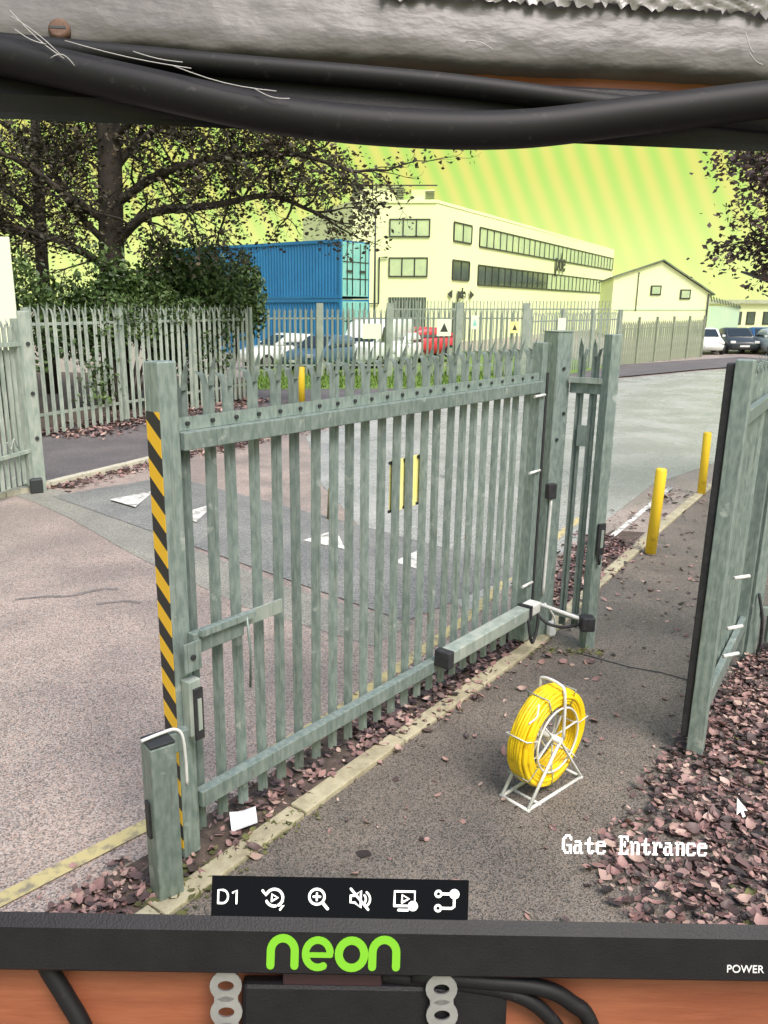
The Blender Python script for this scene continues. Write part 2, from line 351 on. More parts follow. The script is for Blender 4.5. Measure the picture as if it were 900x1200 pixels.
for pts in ([(-3.0, 7.02), (-2.75, 7.1), (-2.5, 7.12), (-2.28, 7.3), (-2.1, 7.3)], [(-2.2, 6.9), (-1.95, 6.98), (-1.8, 6.93)]):
    ribbon('road_crack', smooth_path([(x, y, 0) for x, y in pts], 5), .05, .0045, M['crack'])
# raised speed hump with painted arrow heads
hb = MB()
c0, c1 = Vector((-3.55, 11.75)), Vector((1.15, 7.0)); hd = (c1 - c0).normalized(); hn = Vector((-hd.y, hd.x))
if hn.y < 0: hn = -hn
prof = [(-0.75, 0.002), (-0.45, 0.035), (0.0, 0.06), (0.5, 0.06), (0.95, 0.035), (1.25, 0.002)]
st_ = [(0.0, 0.0), (0.07, 1.0), (0.93, 1.0), (1.0, 0.0)]
for (ta, ka), (tb0, kb) in zip(st_, st_[1:]):
    pa0, pb0 = c0.lerp(c1, ta), c0.lerp(c1, tb0)
    for (o0, z0), (o1, z1) in zip(prof, prof[1:]):
        p = [(pa0 + hn * o0, z0 * ka), (pb0 + hn * o0, z0 * kb), (pb0 + hn * o1, z1 * kb), (pa0 + hn * o1, z1 * ka)]
        hb.quad(*[(q.x, q.y, z + .0085) for q, z in p])
tag(hb.build('speed_hump', M['hump']), 'dark raised tarmac strip with white triangles across the road behind the gate', 'speed hump')
hump = bpy.data.objects['speed_hump']
def tri(pts):
    tb = MB()
    tb.add([(x, y, 0.0735) for x, y in pts], [(0, 1, 2)]); return tb.build('white_triangle', M['white_paint'], hump)
tri([(-3.12, 10.75), (-2.66, 10.32), (-2.62, 11.3)])
tri([(-2.02, 9.92), (-1.72, 9.55), (-1.62, 10.55)])
tri([(-0.36, 8.75), (0.12, 8.4), (0.02, 9.2)])
tri([(0.62, 7.95), (0.86, 7.7), (0.98, 8.45)])
sheet('planting_bed', [(-14, 6.5), (-6.4, 16.0), (-2.6, 23.5), (-3.1, 30.5), (-30, 40), (-30, 6)], 0.062, M['soil'])
# left pavement
LK = [(-9.0, 5.2), (-5.2, 10.55), (-4.36, 11.85), (-3.23, 14.05), (-1.98, 16.4), (0.6, 20.6), (4.2, 25.2), (9.5, 30.0), (16, 35.2), (24, 40.5)]
sheet('pavement', LK + [(22, 44), (12.6, 37.4), (7.6, 32.2), (-3.2, 31.6), (-6.6, 16.2), (-14, 6)], 0.05, M['pavement'])
sheet('lawn', [(-3.4, 26.2), (2.6, 26.6), (8.6, 31.4), (12.4, 36.4), (12.8, 50), (-3.4, 50)], 0.056, M['grass'])
# kerb stones, each its own piece
def kerb(name, pts, wd, z0, z1, m, step=0.92):
    root = empty(name, (pts[0][0], pts[0][1], 0), kind='structure')
    P = [Vector((x, y, 0)) for x, y in pts]
    base = P[0]
    seg = []
    for a, b in zip(P, P[1:]):
        n = max(1, round((b - a).length / step))
        for i in range(n): seg.append((a.lerp(b, i / n), a.lerp(b, (i + 1) / n)))
    for i, (a, b) in enumerate(seg[:90]):
        d = (b - a).normalized(); a2 = a + d * 0.006 - base; b2 = b - d * 0.006 - base
        zz = z1 + random.uniform(-0.006, 0.006)
        mb = MB(); L_ = (b2 - a2).length
        mb.box(0, L_, -wd / 2, wd / 2, z0, zz, 0.008)
        mb.build('kerb_stone', m, root, (a2.x, a2.y, 0), math.atan2(d.y, d.x))
kerb('kerb', KERB[:8], 0.115, -0.05, 0.035, M['kerb'])
kerb('kerb', LK[1:8], 0.14, -0.05, 0.085, M['kerb2'], 0.95)

# ------------------------------------------------------------------ fallen leaves
def leaf_sheet(name, spots, size, m, label, cat, z=0.012, pile=0.03):
    vs_, fs = [], []
    for (x, y) in spots:
        a = random.uniform(0, 6.28); s = size * min(1.9, random.lognormvariate(-.12, .42)); l, wd = s, s * random.uniform(0.4, 0.85)
        zz = z + random.random() ** 2 * pile; tl = Matrix.Rotation(random.gauss(0, 0.28), 3, 'X') @ Matrix.Rotation(random.gauss(0, 0.28), 3, 'Y')
        rz = Matrix.Rotation(a, 3, 'Z'); cu = random.uniform(-0.1, 0.6) * s
        bend = random.uniform(-.25, .25)
        b = len(vs_)
        for t_, hw in ((-.5, .02), (-.25, .40), (.02, .5), (.28, .30), (.52, .015)):
            for sd_ in (-1, 0, 1):
                u = t_ + random.gauss(0, .02); hw_ = hw * random.uniform(.8, 1.15)
                p = Vector((l * u, wd * (hw_ * sd_ + bend * t_ * t_), cu * (2.2 * t_ * t_ + (.55 if sd_ else 0) * hw * 1.2 + random.gauss(0, .05))))
                q = rz @ (tl @ p); vs_.append((x + q.x, y + q.y, max(zz + q.z, z - 0.004)))
        for k in range(4):
            for c_ in (0, 1): fs.append((b + k * 3 + c_, b + k * 3 + c_ + 1, b + k * 3 + c_ + 4, b + k * 3 + c_ + 3))
    me = bpy.data.meshes.new(name); me.from_pydata(vs_, [], fs); me.polygons.foreach_set('use_smooth', [True] * len(fs)); me.update()
    return tag(link(name, me, m), label, cat, kind='stuff')
def inpoly(p, poly):
    x, y = p; c = False
    for (x0, y0), (x1, y1) in zip(poly, poly[1:] + poly[:1]):
        if (y0 > y) != (y1 > y) and x < (x1 - x0) * (y - y0) / (y1 - y0) + x0: c = not c
    return c
def scatter(poly, n, dens=None):
    xs = [p[0] for p in poly]; ys = [p[1] for p in poly]; o = []
    while len(o) < n:
        p = (random.uniform(min(xs), max(xs)), random.uniform(min(ys), max(ys)))
        if inpoly(p, poly) and (dens is None or random.random() < dens(*p)): o.append(p)
    return o
# deep drift on the right of the path, thinning towards the path
def drift_d(x, y):
    e = (x - (0.95 + 0.36 * (y - 2.6))) ; e += 0.16 * math.sin(y * 6) + 0.12 * math.sin(x * 9 + y * 4)
    return min(1, max(0.015, e * 1.15 + 0.12))
leaf_sheet('fallen_leaves', scatter([(0.75, 2.6), (3.2, 2.6), (5.5, 5.4), (5.5, 7.0), (3.35, 5.9), (2.5, 4.9), (1.9, 4.2), (1.2, 3.3)], 19000, drift_d), 0.045, M['leaf_litter'],
           'deep drift of brown and red dead leaves beside the path under the pedestrian gate', 'leaves', pile=0.05)
def strip(pts, half, n, jit=1.0):
    o = []
    for _ in range(n):
        i = random.randrange(len(pts) - 1); a, b = Vector(pts[i]), Vector(pts[i + 1]); p = a.lerp(b, random.random()); d = (b - a).normalized()
        p += Vector((-d.y, d.x)) * random.gauss(0, half * 0.5); o.append((p.x, p.y))
    return o
leaf_sheet('fallen_leaves', strip([(-1.5, 2.55), (-0.9, 3.2), (0.15, 4.5)], 0.24, 700) + strip([(-1.5, 2.45), (-1.0, 3.05)], 0.2, 500) + strip([(0.15, 4.5), (1.5, 6.15)], 0.26, 1100), 0.048, M['leaf_litter'],
           'brown dead leaves caught along the strip between the large gate and the kerb', 'leaves', pile=0.03)
leaf_sheet('fallen_leaves', strip([(1.95, 6.9), (2.7, 8.1), (3.3, 9.0)], 0.34, 1200) + strip([(3.5, 9.3), (5.2, 11.7)], 0.3, 90), 0.058, M['leaf_litter'],
           'reddish dead leaves lying along the kerb beside the yellow bollards', 'leaves', pile=0.03)
leaf_sheet('fallen_leaves', [(x, y) for x, y in strip([(-5.9, 16.3), (-4.35, 19.5), (-2.3, 23.2)], 1.0, 2200)], 0.11, M['leaf_litter'],
           'reddish dead leaves heaped at the foot of the tall palisade fence', 'leaves', z=0.06, pile=0.05)
leaf_sheet('fallen_leaves', strip([(-4.3, 11.7), (-3.0, 14.0), (-1.6, 16.3), (0.8, 20.3)], 0.4, 1300), 0.085, M['leaf_litter'],
           'dead leaves in the gutter of the far kerb', 'leaves', z=0.012, pile=0.03)
leaf_sheet('fallen_leaves', scatter([(-0.6, 2.8), (1.7, 2.8), (4.9, 9.0), (5.5, 11.4), (2.5, 7.2), (1.7, 6.0), (0.5, 4.5)], 330), 0.045, M['leaf_litter'],
           'few stray dead leaves and crumbs scattered on the brown path', 'leaves', pile=0.006)
leaf_sheet('moss', strip([(-0.85, 3.0), (-0.1, 3.85)], 0.1, 260) + strip([(1.5, 5.85), (2.1, 5.8)], 0.07, 60) + scatter([(1.6, 2.9), (2.6, 2.9), (3.4, 4.6), (2.6, 4.6)], 160), 0.035, M['moss'],
           'low green moss and weeds along the kerb and in the leaves', 'weeds', pile=0.02)
# verge grass by the car park fence
gv, gf = [], []
for (x, y) in scatter([(-3.2, 26.3), (2.6, 26.7), (8.6, 31.5), (8.6, 33), (-3.2, 33)], 5000):
    a = random.uniform(0, 6.28); b = len(gv); hgt = random.uniform(0.05, 0.18); dx, dy = math.cos(a) * 0.03, math.sin(a) * 0.03
    gv += [(x - dx, y - dy, 0.056), (x + dx, y + dy, 0.056), (x + random.gauss(0, .04), y + random.gauss(0, .04), 0.056 + hgt)]; gf.append((b, b + 1, b + 2))
me = bpy.data.meshes.new('grass'); me.from_pydata(gv, [], gf)
tag(link('grass', me, M['grass']), 'short green grass on the verge in front of the car park', 'grass', kind='stuff')

# ------------------------------------------------------------------ palisade pieces
def pale_mesh(hgt, wd=0.060, dep=0.022, tine=0.135, th=0.004, splay=0.016):
    """W section pale with a three pointed splayed top; camera side is -y"""
    xs = [-wd / 2, -wd * 0.28, 0, wd * 0.28, wd / 2]; ys = [dep * 0.5, -dep * 0.6, dep * 0.25, -dep * 0.6, dep * 0.5]
    zt = hgt - tine; mb = MB()
    lo = [(x, y, 0) for x, y in zip(xs, ys)]; hi = [(x, y, zt) for x, y in zip(xs, ys)]
    lob = [(x, y + th, 0) for x, y in zip(xs, ys)]; hib = [(x, y + th, zt) for x, y in zip(xs, ys)]
    v = lo + hi + lob + hib
    f = [(i, i + 1, 6 + i, 5 + i) for i in range(4)] + [(10 + i, 15 + i, 16 + i, 11 + i) for i in range(4)] + [(0, 5, 15, 10), (4, 14, 19, 9)]
    mb.add(v, f)
    def tine_(i0, i1, mid, tip):
        a, b, c, d = hi[i0], hi[i1], mid[0], mid[1]
        mb.add([a, b, d, c, tip], [(0, 1, 2, 3), (3, 2, 4)])
        off = lambda p: (p[0], p[1] + th, p[2])
        mb.add([off(a), off(b), off(d), off(c), off(tip)], [(0, 3, 2, 1), (3, 4, 2)])
        mb.add([a, c, tip, off(a), off(c), off(tip)], [(0, 1, 4, 3), (1, 2, 5, 4)])
        mb.add([b, d, tip, off(b), off(d), off(tip)], [(0, 3, 4, 1), (1, 4, 5, 2)])
    z1 = zt + tine * 0.55
    tine_(0, 1, [(xs[0] - splay * .5, ys[0] + .012, z1 - .03), (xs[1] - splay * .45, ys[1] + .012, z1 - .02)], (xs[0] - splay, 0.05, hgt - 0.07))
    tine_(3, 4, [(xs[3] + splay * .45, ys[3] + .012, z1 - .02), (xs[4] + splay * .5, ys[4] + .012, z1 - .03)], (xs[4] + splay, 0.05, hgt - 0.07))
    tine_(1, 3, [(xs[1] * .9, ys[1] - .012, z1), (xs[3] * .9, ys[3] - .012, z1)], (0, -0.045, hgt))
    return mb.mesh('pale')

# ------------------------------------------------------------------ the large gate
GA = math.atan2(6.23 - 3.43, 1.72 + 0.74)
gate = empty('vehicle_gate', (-0.74, 3.43, 0), GA, label='large galvanised palisade gate leaf standing open, striped tape on its end', cat='gate')
GL = 3.48
st = MB().box(-0.05, 0.05, -0.05, 0.05, 0.02, 2.43, 0.006).build('stile', M['galv'], gate)
MB().box(-0.0535, -0.0505, -0.046, 0.046, 0.08, 2.22).build('hazard_tape', M['tape'], st)['label'] = 'black and yellow diagonal hazard tape'
pm = pale_mesh(2.34); pm.materials.append(M['galv'])
for i in range(23):
    x = 0.105 + i * 0.1435
    p = link('pale', pm, None, gate, (x, 0.0, 0.10 + random.uniform(-.006, .006))); p.rotation_euler = (random.gauss(0, .004), random.gauss(0, .004), 0)
tr = MB().box(0.052, GL - 0.11, -0.075, -0.022, 2.045, 2.125, 0.004).build('top_rail', M['galv'], gate)
MB().box(0.052, GL - 0.11, -0.030, -0.0215, 2.127, 2.185).build('fixing_flange', M['galv'], tr)
br = MB().box(0.052, GL - 0.11, -0.080, -0.022, 0.27, 0.355, 0.004).build('bottom_rail', M['galv'], gate)
for i in range(23):
    MB().tube([(0.105 + i * .1435, -.030, 2.157), (0.105 + i * .1435, -.040, 2.157)], 0.011, 6).build('bolt', M['bolt'], gate)
MB().box(GL - 0.11, GL - 0.03, -0.05, 0.04, 0.05, 2.40, 0.005).build('hinge_stile', M['galv'], gate)
MB().box(GL - 0.028, GL + 0.0, -0.055, 0.0, 0.32, 2.18).build('rubber_strip', M['black'], gate)
for z in (2.02, 1.45, 0.55):
    MB().tube([(GL - 0.22, -0.062, z), (GL - 0.06, -0.062, z)], 0.011, 8).build('hinge_pin', M['white_rod'], gate)
lt = MB().box(0.03, 0.34, -0.10, -0.052, 1.10, 1.20, 0.005).build('slide_bolt_case', M['galv'], gate)
MB().box(0.06, 0.40, -0.125, -0.101, 1.185, 1.215).build('bolt_cover', M['galv'], lt)
MB().box(0.33, 0.62, -0.085, -0.070, 1.135, 1.205).build('bolt_bar', M['galv_old'], lt)
MB().box(-0.035, 0.06, -0.112, -0.101, 1.03, 1.17).build('lock_plate', M['galv'], lt)
MB().tube([(0.01, -.112, 1.10), (0.01, -.120, 1.10)], 0.014, 8).build('key_hole', M['bolt'], lt)
MB().tube([(0.34, -.12, 1.2), (0.36, -.12, 1.0), (0.355, -.115, 0.82)], 0.007, 6).build('drop_chain', M['galv'], lt)
mg = MB().box(-0.02, 0.05, -0.11, -0.052, 0.70, 0.98, 0.004).build('magnet_lock', M['galv_old'], gate)
MB().box(0.0, 0.048, -0.125, -0.111, 0.68, 0.94).build('lock_face', M['black'], mg)
MB().box(0.012, 0.034, -0.131, -0.1255, 0.73, 0.89).build('lock_window', M['galv_old'], mg)
# electric opener along the bottom rail
op = MB().box(2.10, 3.16, -0.19, -0.085, 0.34, 0.435, 0.008).build('opener_arm', M['galv_old'], gate)
MB().box(2.04, 2.105, -0.20, -0.078, 0.325, 0.445, 0.01).build('arm_end_cap', M['black'], op)
MB().box(3.18, 3.34, -0.19, -0.09, 0.35, 0.44, 0.012).build('arm_motor', M['white_rod'], op)
MB().box(3.155, 3.185, -0.20, -0.085, 0.335, 0.45).build('arm_clamp', M['black'], op)
MB().tube(smooth_path([(3.14, -.19, .36), (3.15, -.21, .22), (3.22, -.2, .14), (3.28, -.2, .24), (3.30, -.19, .36)]), 0.012, 6).build('arm_cable', M['black'], op)
# yellow notice fixed behind the pales
sg = MB().box(1.66, 2.02, 0.028, 0.034, 1.44, 1.76).build('notice_board', M['sign_yellow'], gate)
for x in (1.68, 1.83, 1.97):
    for z in (1.45, 1.75): MB().box(x - .04, x + .04, 0.0195, 0.0275, z - .008, z + .008).build('clip', M['bolt'], sg)

# hinge post
hp = empty('gate_post', (1.70, 6.20, 0), R(25), label='thick galvanised hinge post carrying the large gate', cat='post')
MB().box(-.07, .07, -.085, .085, 0, 2.47, 0.006).build('column', M['galv'], hp)
MB().box(-.075, .075, -.09, .09, 2.4705, 2.478).build('cap', M['galv_old'], hp)
MB().box(.0715, .085, -.03, .0, 1.55, 1.88).build('cable_cover', M['black'], hp)
MB().box(.0715, .085, -.05, -.02, 1.08, 1.40).build('cable_cover', M['black'], hp)
MB().box(-.10, -.02, -.135, -.0865, 1.20, 1.32, .006).build('junction_box', M['black'], hp)
MB().tube(smooth_path([(-.05, -.11, 1.20), (-.05, -.10, .8), (-.06, -.105, .40)]), .013, 6).build('conduit', M['white_rod'], hp)
for x, z in ((0.0, 2.2), (0.03, 1.86), (-.02, 1.66)):
    MB().tube([(x, -.086, z), (x, -.094, z)], .014, 6).build('bolt', M['bolt'], hp)
MB().tube(smooth_path([(-.05, -.12, .33), (0.02, -.16, .22), (0.05, -.15, .1), (0.0, -.12, .05)]), .008, 6).build('loose_cable', M['white_rod'], hp)
MB().box(.0, .07, -.155, -.095, .03, .16, .02).build('cable_gland', M['paper'], hp)

# narrow fixed panel with its post
fp = empty('fixed_panel', (1.72, 6.20, 0), math.atan2(-.26, .32), label='narrow fixed palisade panel of two pales beside the hinge post', cat='fence panel')
W = math.hypot(.26, .32)
pm2 = pale_mesh(2.30); pm2.materials.append(M['galv'])
for x in (0.17, 0.275): link('pale', pm2, None, fp, (x, 0.02, .13))
MB().box(.10, W - .05, -.035, -.003, 2.10, 2.14).build('top_rail', M['galv_old'], fp)
MB().box(.10, W - .05, -.003, .005, 2.02, 2.10).build('rail_flange', M['galv'], fp)
MB().box(.19, .26, -.012, .002, 1.62, 1.78).build('tie_plate', M['galv'], fp)
MB().box(.10, W - .05, -.035, -.003, .22, .26).build('bottom_rail', M['galv'], fp)
rp = empty('latch_post', (2.03, 5.94, 0), R(20), label='slim galvanised post with a black lock at the end of the narrow panel', cat='post')
MB().box(-.045, .045, -.045, .045, 0, 2.46, .005).build('column', M['galv'], rp)
lk = MB().box(-.035, .03, -.075, -.051, .80, 1.05, .006).build('lock_case', M['black'], rp)
MB().box(-.014, .010, -.080, -.0755, .86, 1.0).build('lock_window', M['galv_old'], lk)
MB().tube([(.0, -.065, .80), (.0, -.065, .72)], .012, 6).build('lock_barrel', M['black'], rp)
# push rod of the opener, from the post to the gate
ro = empty('opener_rod', (1.99, 5.85, 0.24), 0, label='white push rod with black clamp and hanging cable between opener and slim post', cat='actuator')
MB().tube([(0, 0, .02), (-.42, .20, .12)], .017, 8).build('rod', M['white_rod'], ro)
MB().box(-.06, .05, -.06, .04, -.05, .07, .015).build('clamp', M['black'], ro)
MB().tube(smooth_path([(-.05, 0, 0), (-.17, .05, -.05), (-.30, .12, -.03), (-.42, .19, .10)]), .013, 6).build('cable', M['black'], ro)

# short catch post by the end of the gate
cp = empty('catch_post', (-0.78, 3.14, 0), R(35), label='short galvanised gate stop post with bent rod at the end of the large gate', cat='post')
MB().box(-.06, .06, -.06, .06, 0, .80, .006).build('column', M['galv'], cp)
MB().box(-.058, .058, -.058, .058, .8005, .815, .004).build('cap', M['bolt'], cp)
MB().box(.0, .16, .02, .066, .70, .80, .004).build('bracket', M['galv'], cp)
MB().tube(smooth_path([(-.075, .0, .826), (.02, .01, .828), (.09, .02, .82), (.125, .02, .775), (.135, .02, .65), (.135, .02, .52)]), .008, 8).build('bent_rod', M['white_rod'], cp)
MB().box(-.072, -.0605, -.02, .02, .34, .52).build('rubber_buffer', M['black'], cp)

# ------------------------------------------------------------------ pedestrian gate on the right
pa = math.atan2(5.70 - 4.31, 3.14 - 2.20)
pg = empty('pedestrian_gate', (2.20, 4.33, 0), pa, label='galvanised pedestrian gate standing open over the leaves, black rubber edge', cat='gate')
st2 = MB().box(-.045, .045, -.045, .045, 0.0, 2.38, .005).build('stile', M['galv'], pg)
MB().box(-.03, .05, .046, .090, .12, 2.36, .008).build('rubber_edge', M['black'], st2)
PLn = 1.50
MB().box(.047, PLn, -.04, .0, .30, .42, .004).build('bottom_rail', M['galv'], pg)
MB().box(.047, PLn, -.04, .0, 2.02, 2.10, .004).build('top_rail', M['galv'], pg)
MB().box(PLn + .002, PLn + .08, -.045, .035, .10, 2.38, .005).build('hinge_stile', M['galv'], pg)
pm3 = pale_mesh(2.26); pm3.materials.append(M['galv'])
for i in range(8): link('pale', pm3, None, pg, (.17 + i * .165, .022, .12))
for z in (1.10, .78, .60): MB().tube([(.2, -.06, z), (.30, -.13, z)], .012, 8).build('hinge_pin', M['white_rod'], pg)
pp = empty('gate_post', (3.22, 5.78, 0), R(28), label='galvanised hinge post of the pedestrian gate with a cream lock cover near its top', cat='post')
MB().box(-.06, .06, -.06, .06, 0, 2.42, .006).build('column', M['galv'], pp)
lc = MB().box(-.10, .10, -.17, -.062, 1.88, 2.06, .05).build('lock_cover', mat('cream_plastic', (.62, .60, .45), (.5, .5, .4), 15, .5), pp)
MB().box(-.10, .08, -.14, -.0615, 2.05, 2.13, .02).build('lock_hood', M['galv_old'], pp)
MB().tube(smooth_path([(-.04, -.08, .55), (-.02, -.12, .35), (.03, -.10, .1), (.02, -.08, .0)]), .012, 6).build('hanging_cable', M['black'], pp)
fr = empty('fence_panel', (3.22, 5.78, 0), R(-14), label='palisade fence panel running out past the pedestrian gate post', cat='fence panel')
MB().box(.07, 2.3, -.03, .01, .36, .42).build('bottom_rail', M['galv'], fr)
MB().box(.07, 2.3, -.03, .01, 2.02, 2.09).build('top_rail', M['galv'], fr)
for i in range(13): link('pale', pm3, None, fr, (.17 + i * .165, .032, .12))

# ------------------------------------------------------------------ palisade fences in the distance
def fence(name, a, b, hgt, n, wd, m, label, post_every=0, post_w=.12, post_h=None, z=0.05, rails=(.42, None), off=True):
    a, b = Vector(a), Vector(b); L_ = (b - a).length
    root = empty(name, (a.x, a.y, z), math.atan2(b.y - a.y, b.x - a.x), label=label, cat='fence')
    me = pale_mesh(hgt, wd, wd * .25, .26, .004, wd * .35); me.materials.append(m)
    for i in range(n):
        p = link('pale', me, None, root, ((i + .5) * L_ / n, .02, 0.02 + random.uniform(-.02, .02))); p.rotation_euler = (0, random.gauss(0, .006), 0)
    for zr in (rails[0], rails[1] or hgt - .42): MB().box(0, L_, .045, .09, zr, zr + .06).build('rail', m, root)
    if post_every:
        k = int(L_ / post_every) + 1
        for i in range(k + 1):
            x = min(i * post_every, L_); MB().box(x - post_w / 2, x + post_w / 2, -.05, .05 - .006, 0, post_h or hgt + .05).build('post', m, root)
    return root
fence('palisade_fence', (-6.10, 16.2), (-2.42, 23.4), 2.66, 36, .105, M['galv_old'], 'tall weathered palisade fence in front of the bushes, ivy growing on it', 2.7, .13, 2.6)
fence('palisade_fence', (-3.2, 30.9), (7.3, 31.3), 2.58, 52, .085, M['galv_far'], 'pale palisade fence along the car park behind the large gate', 2.65, .26, 2.75)
fence('palisade_fence', (7.5, 31.6), (13.1, 37.6), 2.45, 38, .085, M['galv_far'], 'palisade fence carrying small notices beyond the hinge post', 2.7, .22, 2.5)
# far railings of the office forecourt
rl = MB(); rx0 = 3.0
for i in range(64): rl.box(rx0 + i * .2, rx0 + i * .2 + .05, 0, .03, 0, 3.0)
rl.box(rx0, rx0 + 12.8, .031, .07, 2.5, 2.58)
tag(rl.build('forecourt_railing', M['galv_far'], loc=(0, 46, 0.0), rz=R(3)), 'thin grey railing in front of the office block', 'railing')
# left gate leaf and its post
lp = empty('gate_post', (-4.40, 11.62, 0), R(25), label='galvanised post with bolts holding the left gate leaf by the far kerb', cat='post')
MB().box(-.085, .085, -.085, .085, 0, 2.60, .006).build('column', M['galv_old'], lp)
for z in (2.15, 1.45, .8): MB().tube([(.02, -.086, z), (.02, -.105, z)], .03, 8).build('bolt', M['bolt'], lp)
MB().box(-.15, .03, -.20, -.088, 0, .22, .02).build('drop_bolt_keep', M['bolt'], lp)
lg = empty('gate_leaf', (-4.47, 11.53, 0), math.atan2(-.55, -.38) + R(20), label='galvanised palisade gate leaf at the edge of the picture by the far kerb', cat='gate')
pm4 = pale_mesh(2.35, .085, .02); pm4.materials.append(M['galv_old'])
for i in range(14): link('pale', pm4, None, lg, (.16 + i * .125, -.02, .15))
for z, h_ in ((.60, .05), (2.12, .06)): MB().box(.02, 1.9, .005, .05, z, z + h_).build('rail', M['galv_old'], lg)
MB().box(.0, .09, -.045, .04, .12, 2.5, .005).build('stile', M['galv_old'], lg)
for x in (.35, .75): MB().tube(smooth_path([(x, .07, .72), (x + .08, .08, .86), (x + .16, .07, .72), (x + .24, .08, .84)]), .012, 6).build('wire_loop', M['galv_old'], lg)
# white board at the far left
wb = empty('white_board', (-5.35, 12.7, 0), R(12), label='blank white board standing tall above the left gate leaf', cat='board')
MB().box(-.7, .42, -.02, .02, 2.0, 3.68, .004).build('panel', M['sign_white'], wb)
for x in (-.5, .2): MB().box(x - .04, x + .04, .021, .09, 0, 3.5).build('leg', M['galv_old'], wb)

# bollards
def bollard(x, y, hgt, r, tilt, label):
    b = empty('bollard', (x, y, 0), 0, label=label, cat='bollard', group='yellow bollards')
    o = MB().tube([(0, 0, 0), (0, 0, hgt - .02), (0, 0, hgt)], [r, r, r * .82], 16).build('post', M['bollard'], b)
    MB().tube([(0, 0, .0), (0, 0, .02)], [r * 1.25, r * 1.05], 16).build('collar', M['soil'], b)
    b.rotation_euler = (0, tilt, 0)
bollard(3.50, 8.43, .97, .058, R(1.5), 'yellow bollard on the path edge nearest the slim gate post')
bollard(5.36, 11.34, .92, .056, R(-1), 'yellow bollard at the far end of the kerb near the pedestrian gate')
bollard(-.97, 22.9, 1.02, .125, 0, 'yellow bollard seen between the gate pales in front of the car park')
def stub(x, y, hgt, label):
    b = empty('timber_stump', (x, y, 0), 0, label=label, cat='marker post')
    MB().tube([(0, 0, 0), (0.01, 0, hgt * .6), (0.005, 0, hgt)], [.05, .048, .04], 10).build('post', mat('mossy_timber', (.14, .12, .05), (.24, .20, .09), 9, .9), b)
stub(-.05, 9.9, .42, 'short mossy timber marker post by the white triangle, seen through the gate')
stub(1.82, 12.5, .40, 'small dark marker post farther up the road, seen through the gate')

# ------------------------------------------------------------------ reel of yellow cable
reel = empty('cable_reel', (1.19, 4.0, 0), R(40), label='reel of yellow cable in a white wire stand on the brown path', cat='cable reel')
cz, Ro, Ri, aw = .335, .285, .20, .12
cb = MB()
rnd = random.Random(3)
for i in range(7):
    for j in range(5):
        r0 = Ri + (Ro - Ri) * (j + .5) / 5; y0 = -aw / 2 + aw * (i + .5) / 7 + rnd.gauss(0, .002)
        if j == 4 and i in (0, 6): r0 -= .008
        pts = []
        for k in range(40):
            a = 2 * math.pi * k / 40; rr = r0 + rnd.gauss(0, .0012) + .004 * math.sin(a * 2 + i); pts.append((rr * math.cos(a), y0 + .004 * math.sin(a * 3 + j), cz + rr * math.sin(a)))
        cb.tube(pts, .0122, 6, closed=True)
cb.build('cable_coil', M['yellow'], reel)
rim = MB()
for y0 in (-aw / 2 - .014, aw / 2 + .014):
    rim.tube([((Ri - .012) * math.cos(2 * math.pi * k / 32), y0, cz + (Ri - .012) * math.sin(2 * math.pi * k / 32)) for k in range(32)], .006, 6, closed=True)
rim.build('rim', M['white_rod'], reel)
for k in range(6):
    a = 2 * math.pi * k / 6 + .3
    for y0 in (-aw / 2 - .014, aw / 2 + .014):
        MB().tube([(0, y0 * .5, cz), ((Ri - .012) * math.cos(a), y0, cz + (Ri - .012) * math.sin(a))], .0055, 6).build('spoke', M['white_rod'], reel)
MB().tube([(0, -.095, cz), (0, .095, cz)], .02, 10).build('hub', M['white_rod'], reel)
for k in range(7):
    a = 2 * math.pi * k / 7 + .15
    c, s = math.cos(a), math.sin(a); q = []
    for (r_, y_) in ((Ri - .006, -aw / 2 - .010), (Ro + .008, -aw / 2 - .010), (Ro + .008, aw / 2 + .010), (Ri - .006, aw / 2 + .010)): q.append((r_ * c, y_, cz + r_ * s))
    MB().tube(q, .0045, 5, closed=True).build('tie', M['galv_old'] if k % 3 else M['white_rod'], reel)
for sy in (-1, 1):
    y0 = sy * .088
    MB().tube([(-.26, y0, .012), (0, y0, cz), (.23, y0, .03), (.24, y0, .012), (-.26, y0, .012)], .010, 8).build('stand_side', M['white_rod'], reel)
MB().tube([(-.26, -.10, .012), (-.26, .10, .012)], .010, 8).build('front_bar', M['white_rod'], reel)
MB().tube([(-.16, -.10, .010), (-.16, .10, .010)], .009, 8).build('cross_bar', M['white_rod'], reel)
MB().tube([(.24, -.10, .012), (.24, .10, .012)], .010, 8).build('back_bar', M['white_rod'], reel)
MB().tube(smooth_path([(0.03, .088, cz), (.03, .088, .60), (.03, .07, .65), (.03, -.03, .65), (.03, -.075, .60), (.03, -.088, cz)]), .009, 8).build('handle', M['white_rod'], reel)
MB().tube(smooth_path([(-.17, -.05, .60), (-.24, -.09, .57), (-.32, -.10, .56)]), .005, 6).build('cable_end', M['white_rod'], reel)

# scrap of paper
pv = [(-.075, -.05, .012), (.0, -.06, .03), (.07, -.03, .015), (.085, .05, .05), (.01, .065, .03), (-.06, .04, .06), (0, 0, .045)]
pb = MB().add(pv, [(0, 1, 6), (1, 2, 6), (2, 3, 6), (3, 4, 6), (4, 5, 6), (5, 0, 6)]).add([(x, y, z - .008) for x, y, z in pv], [(6, 1, 0), (6, 2, 1), (6, 3, 2), (6, 4, 3), (6, 5, 4), (6, 0, 5)])
tag(pb.build('paper_scrap', M['paper'], loc=(-.48, 3.62, .035), rz=.4), 'crumpled white scrap of paper beside the kerb under the gate', 'paper')

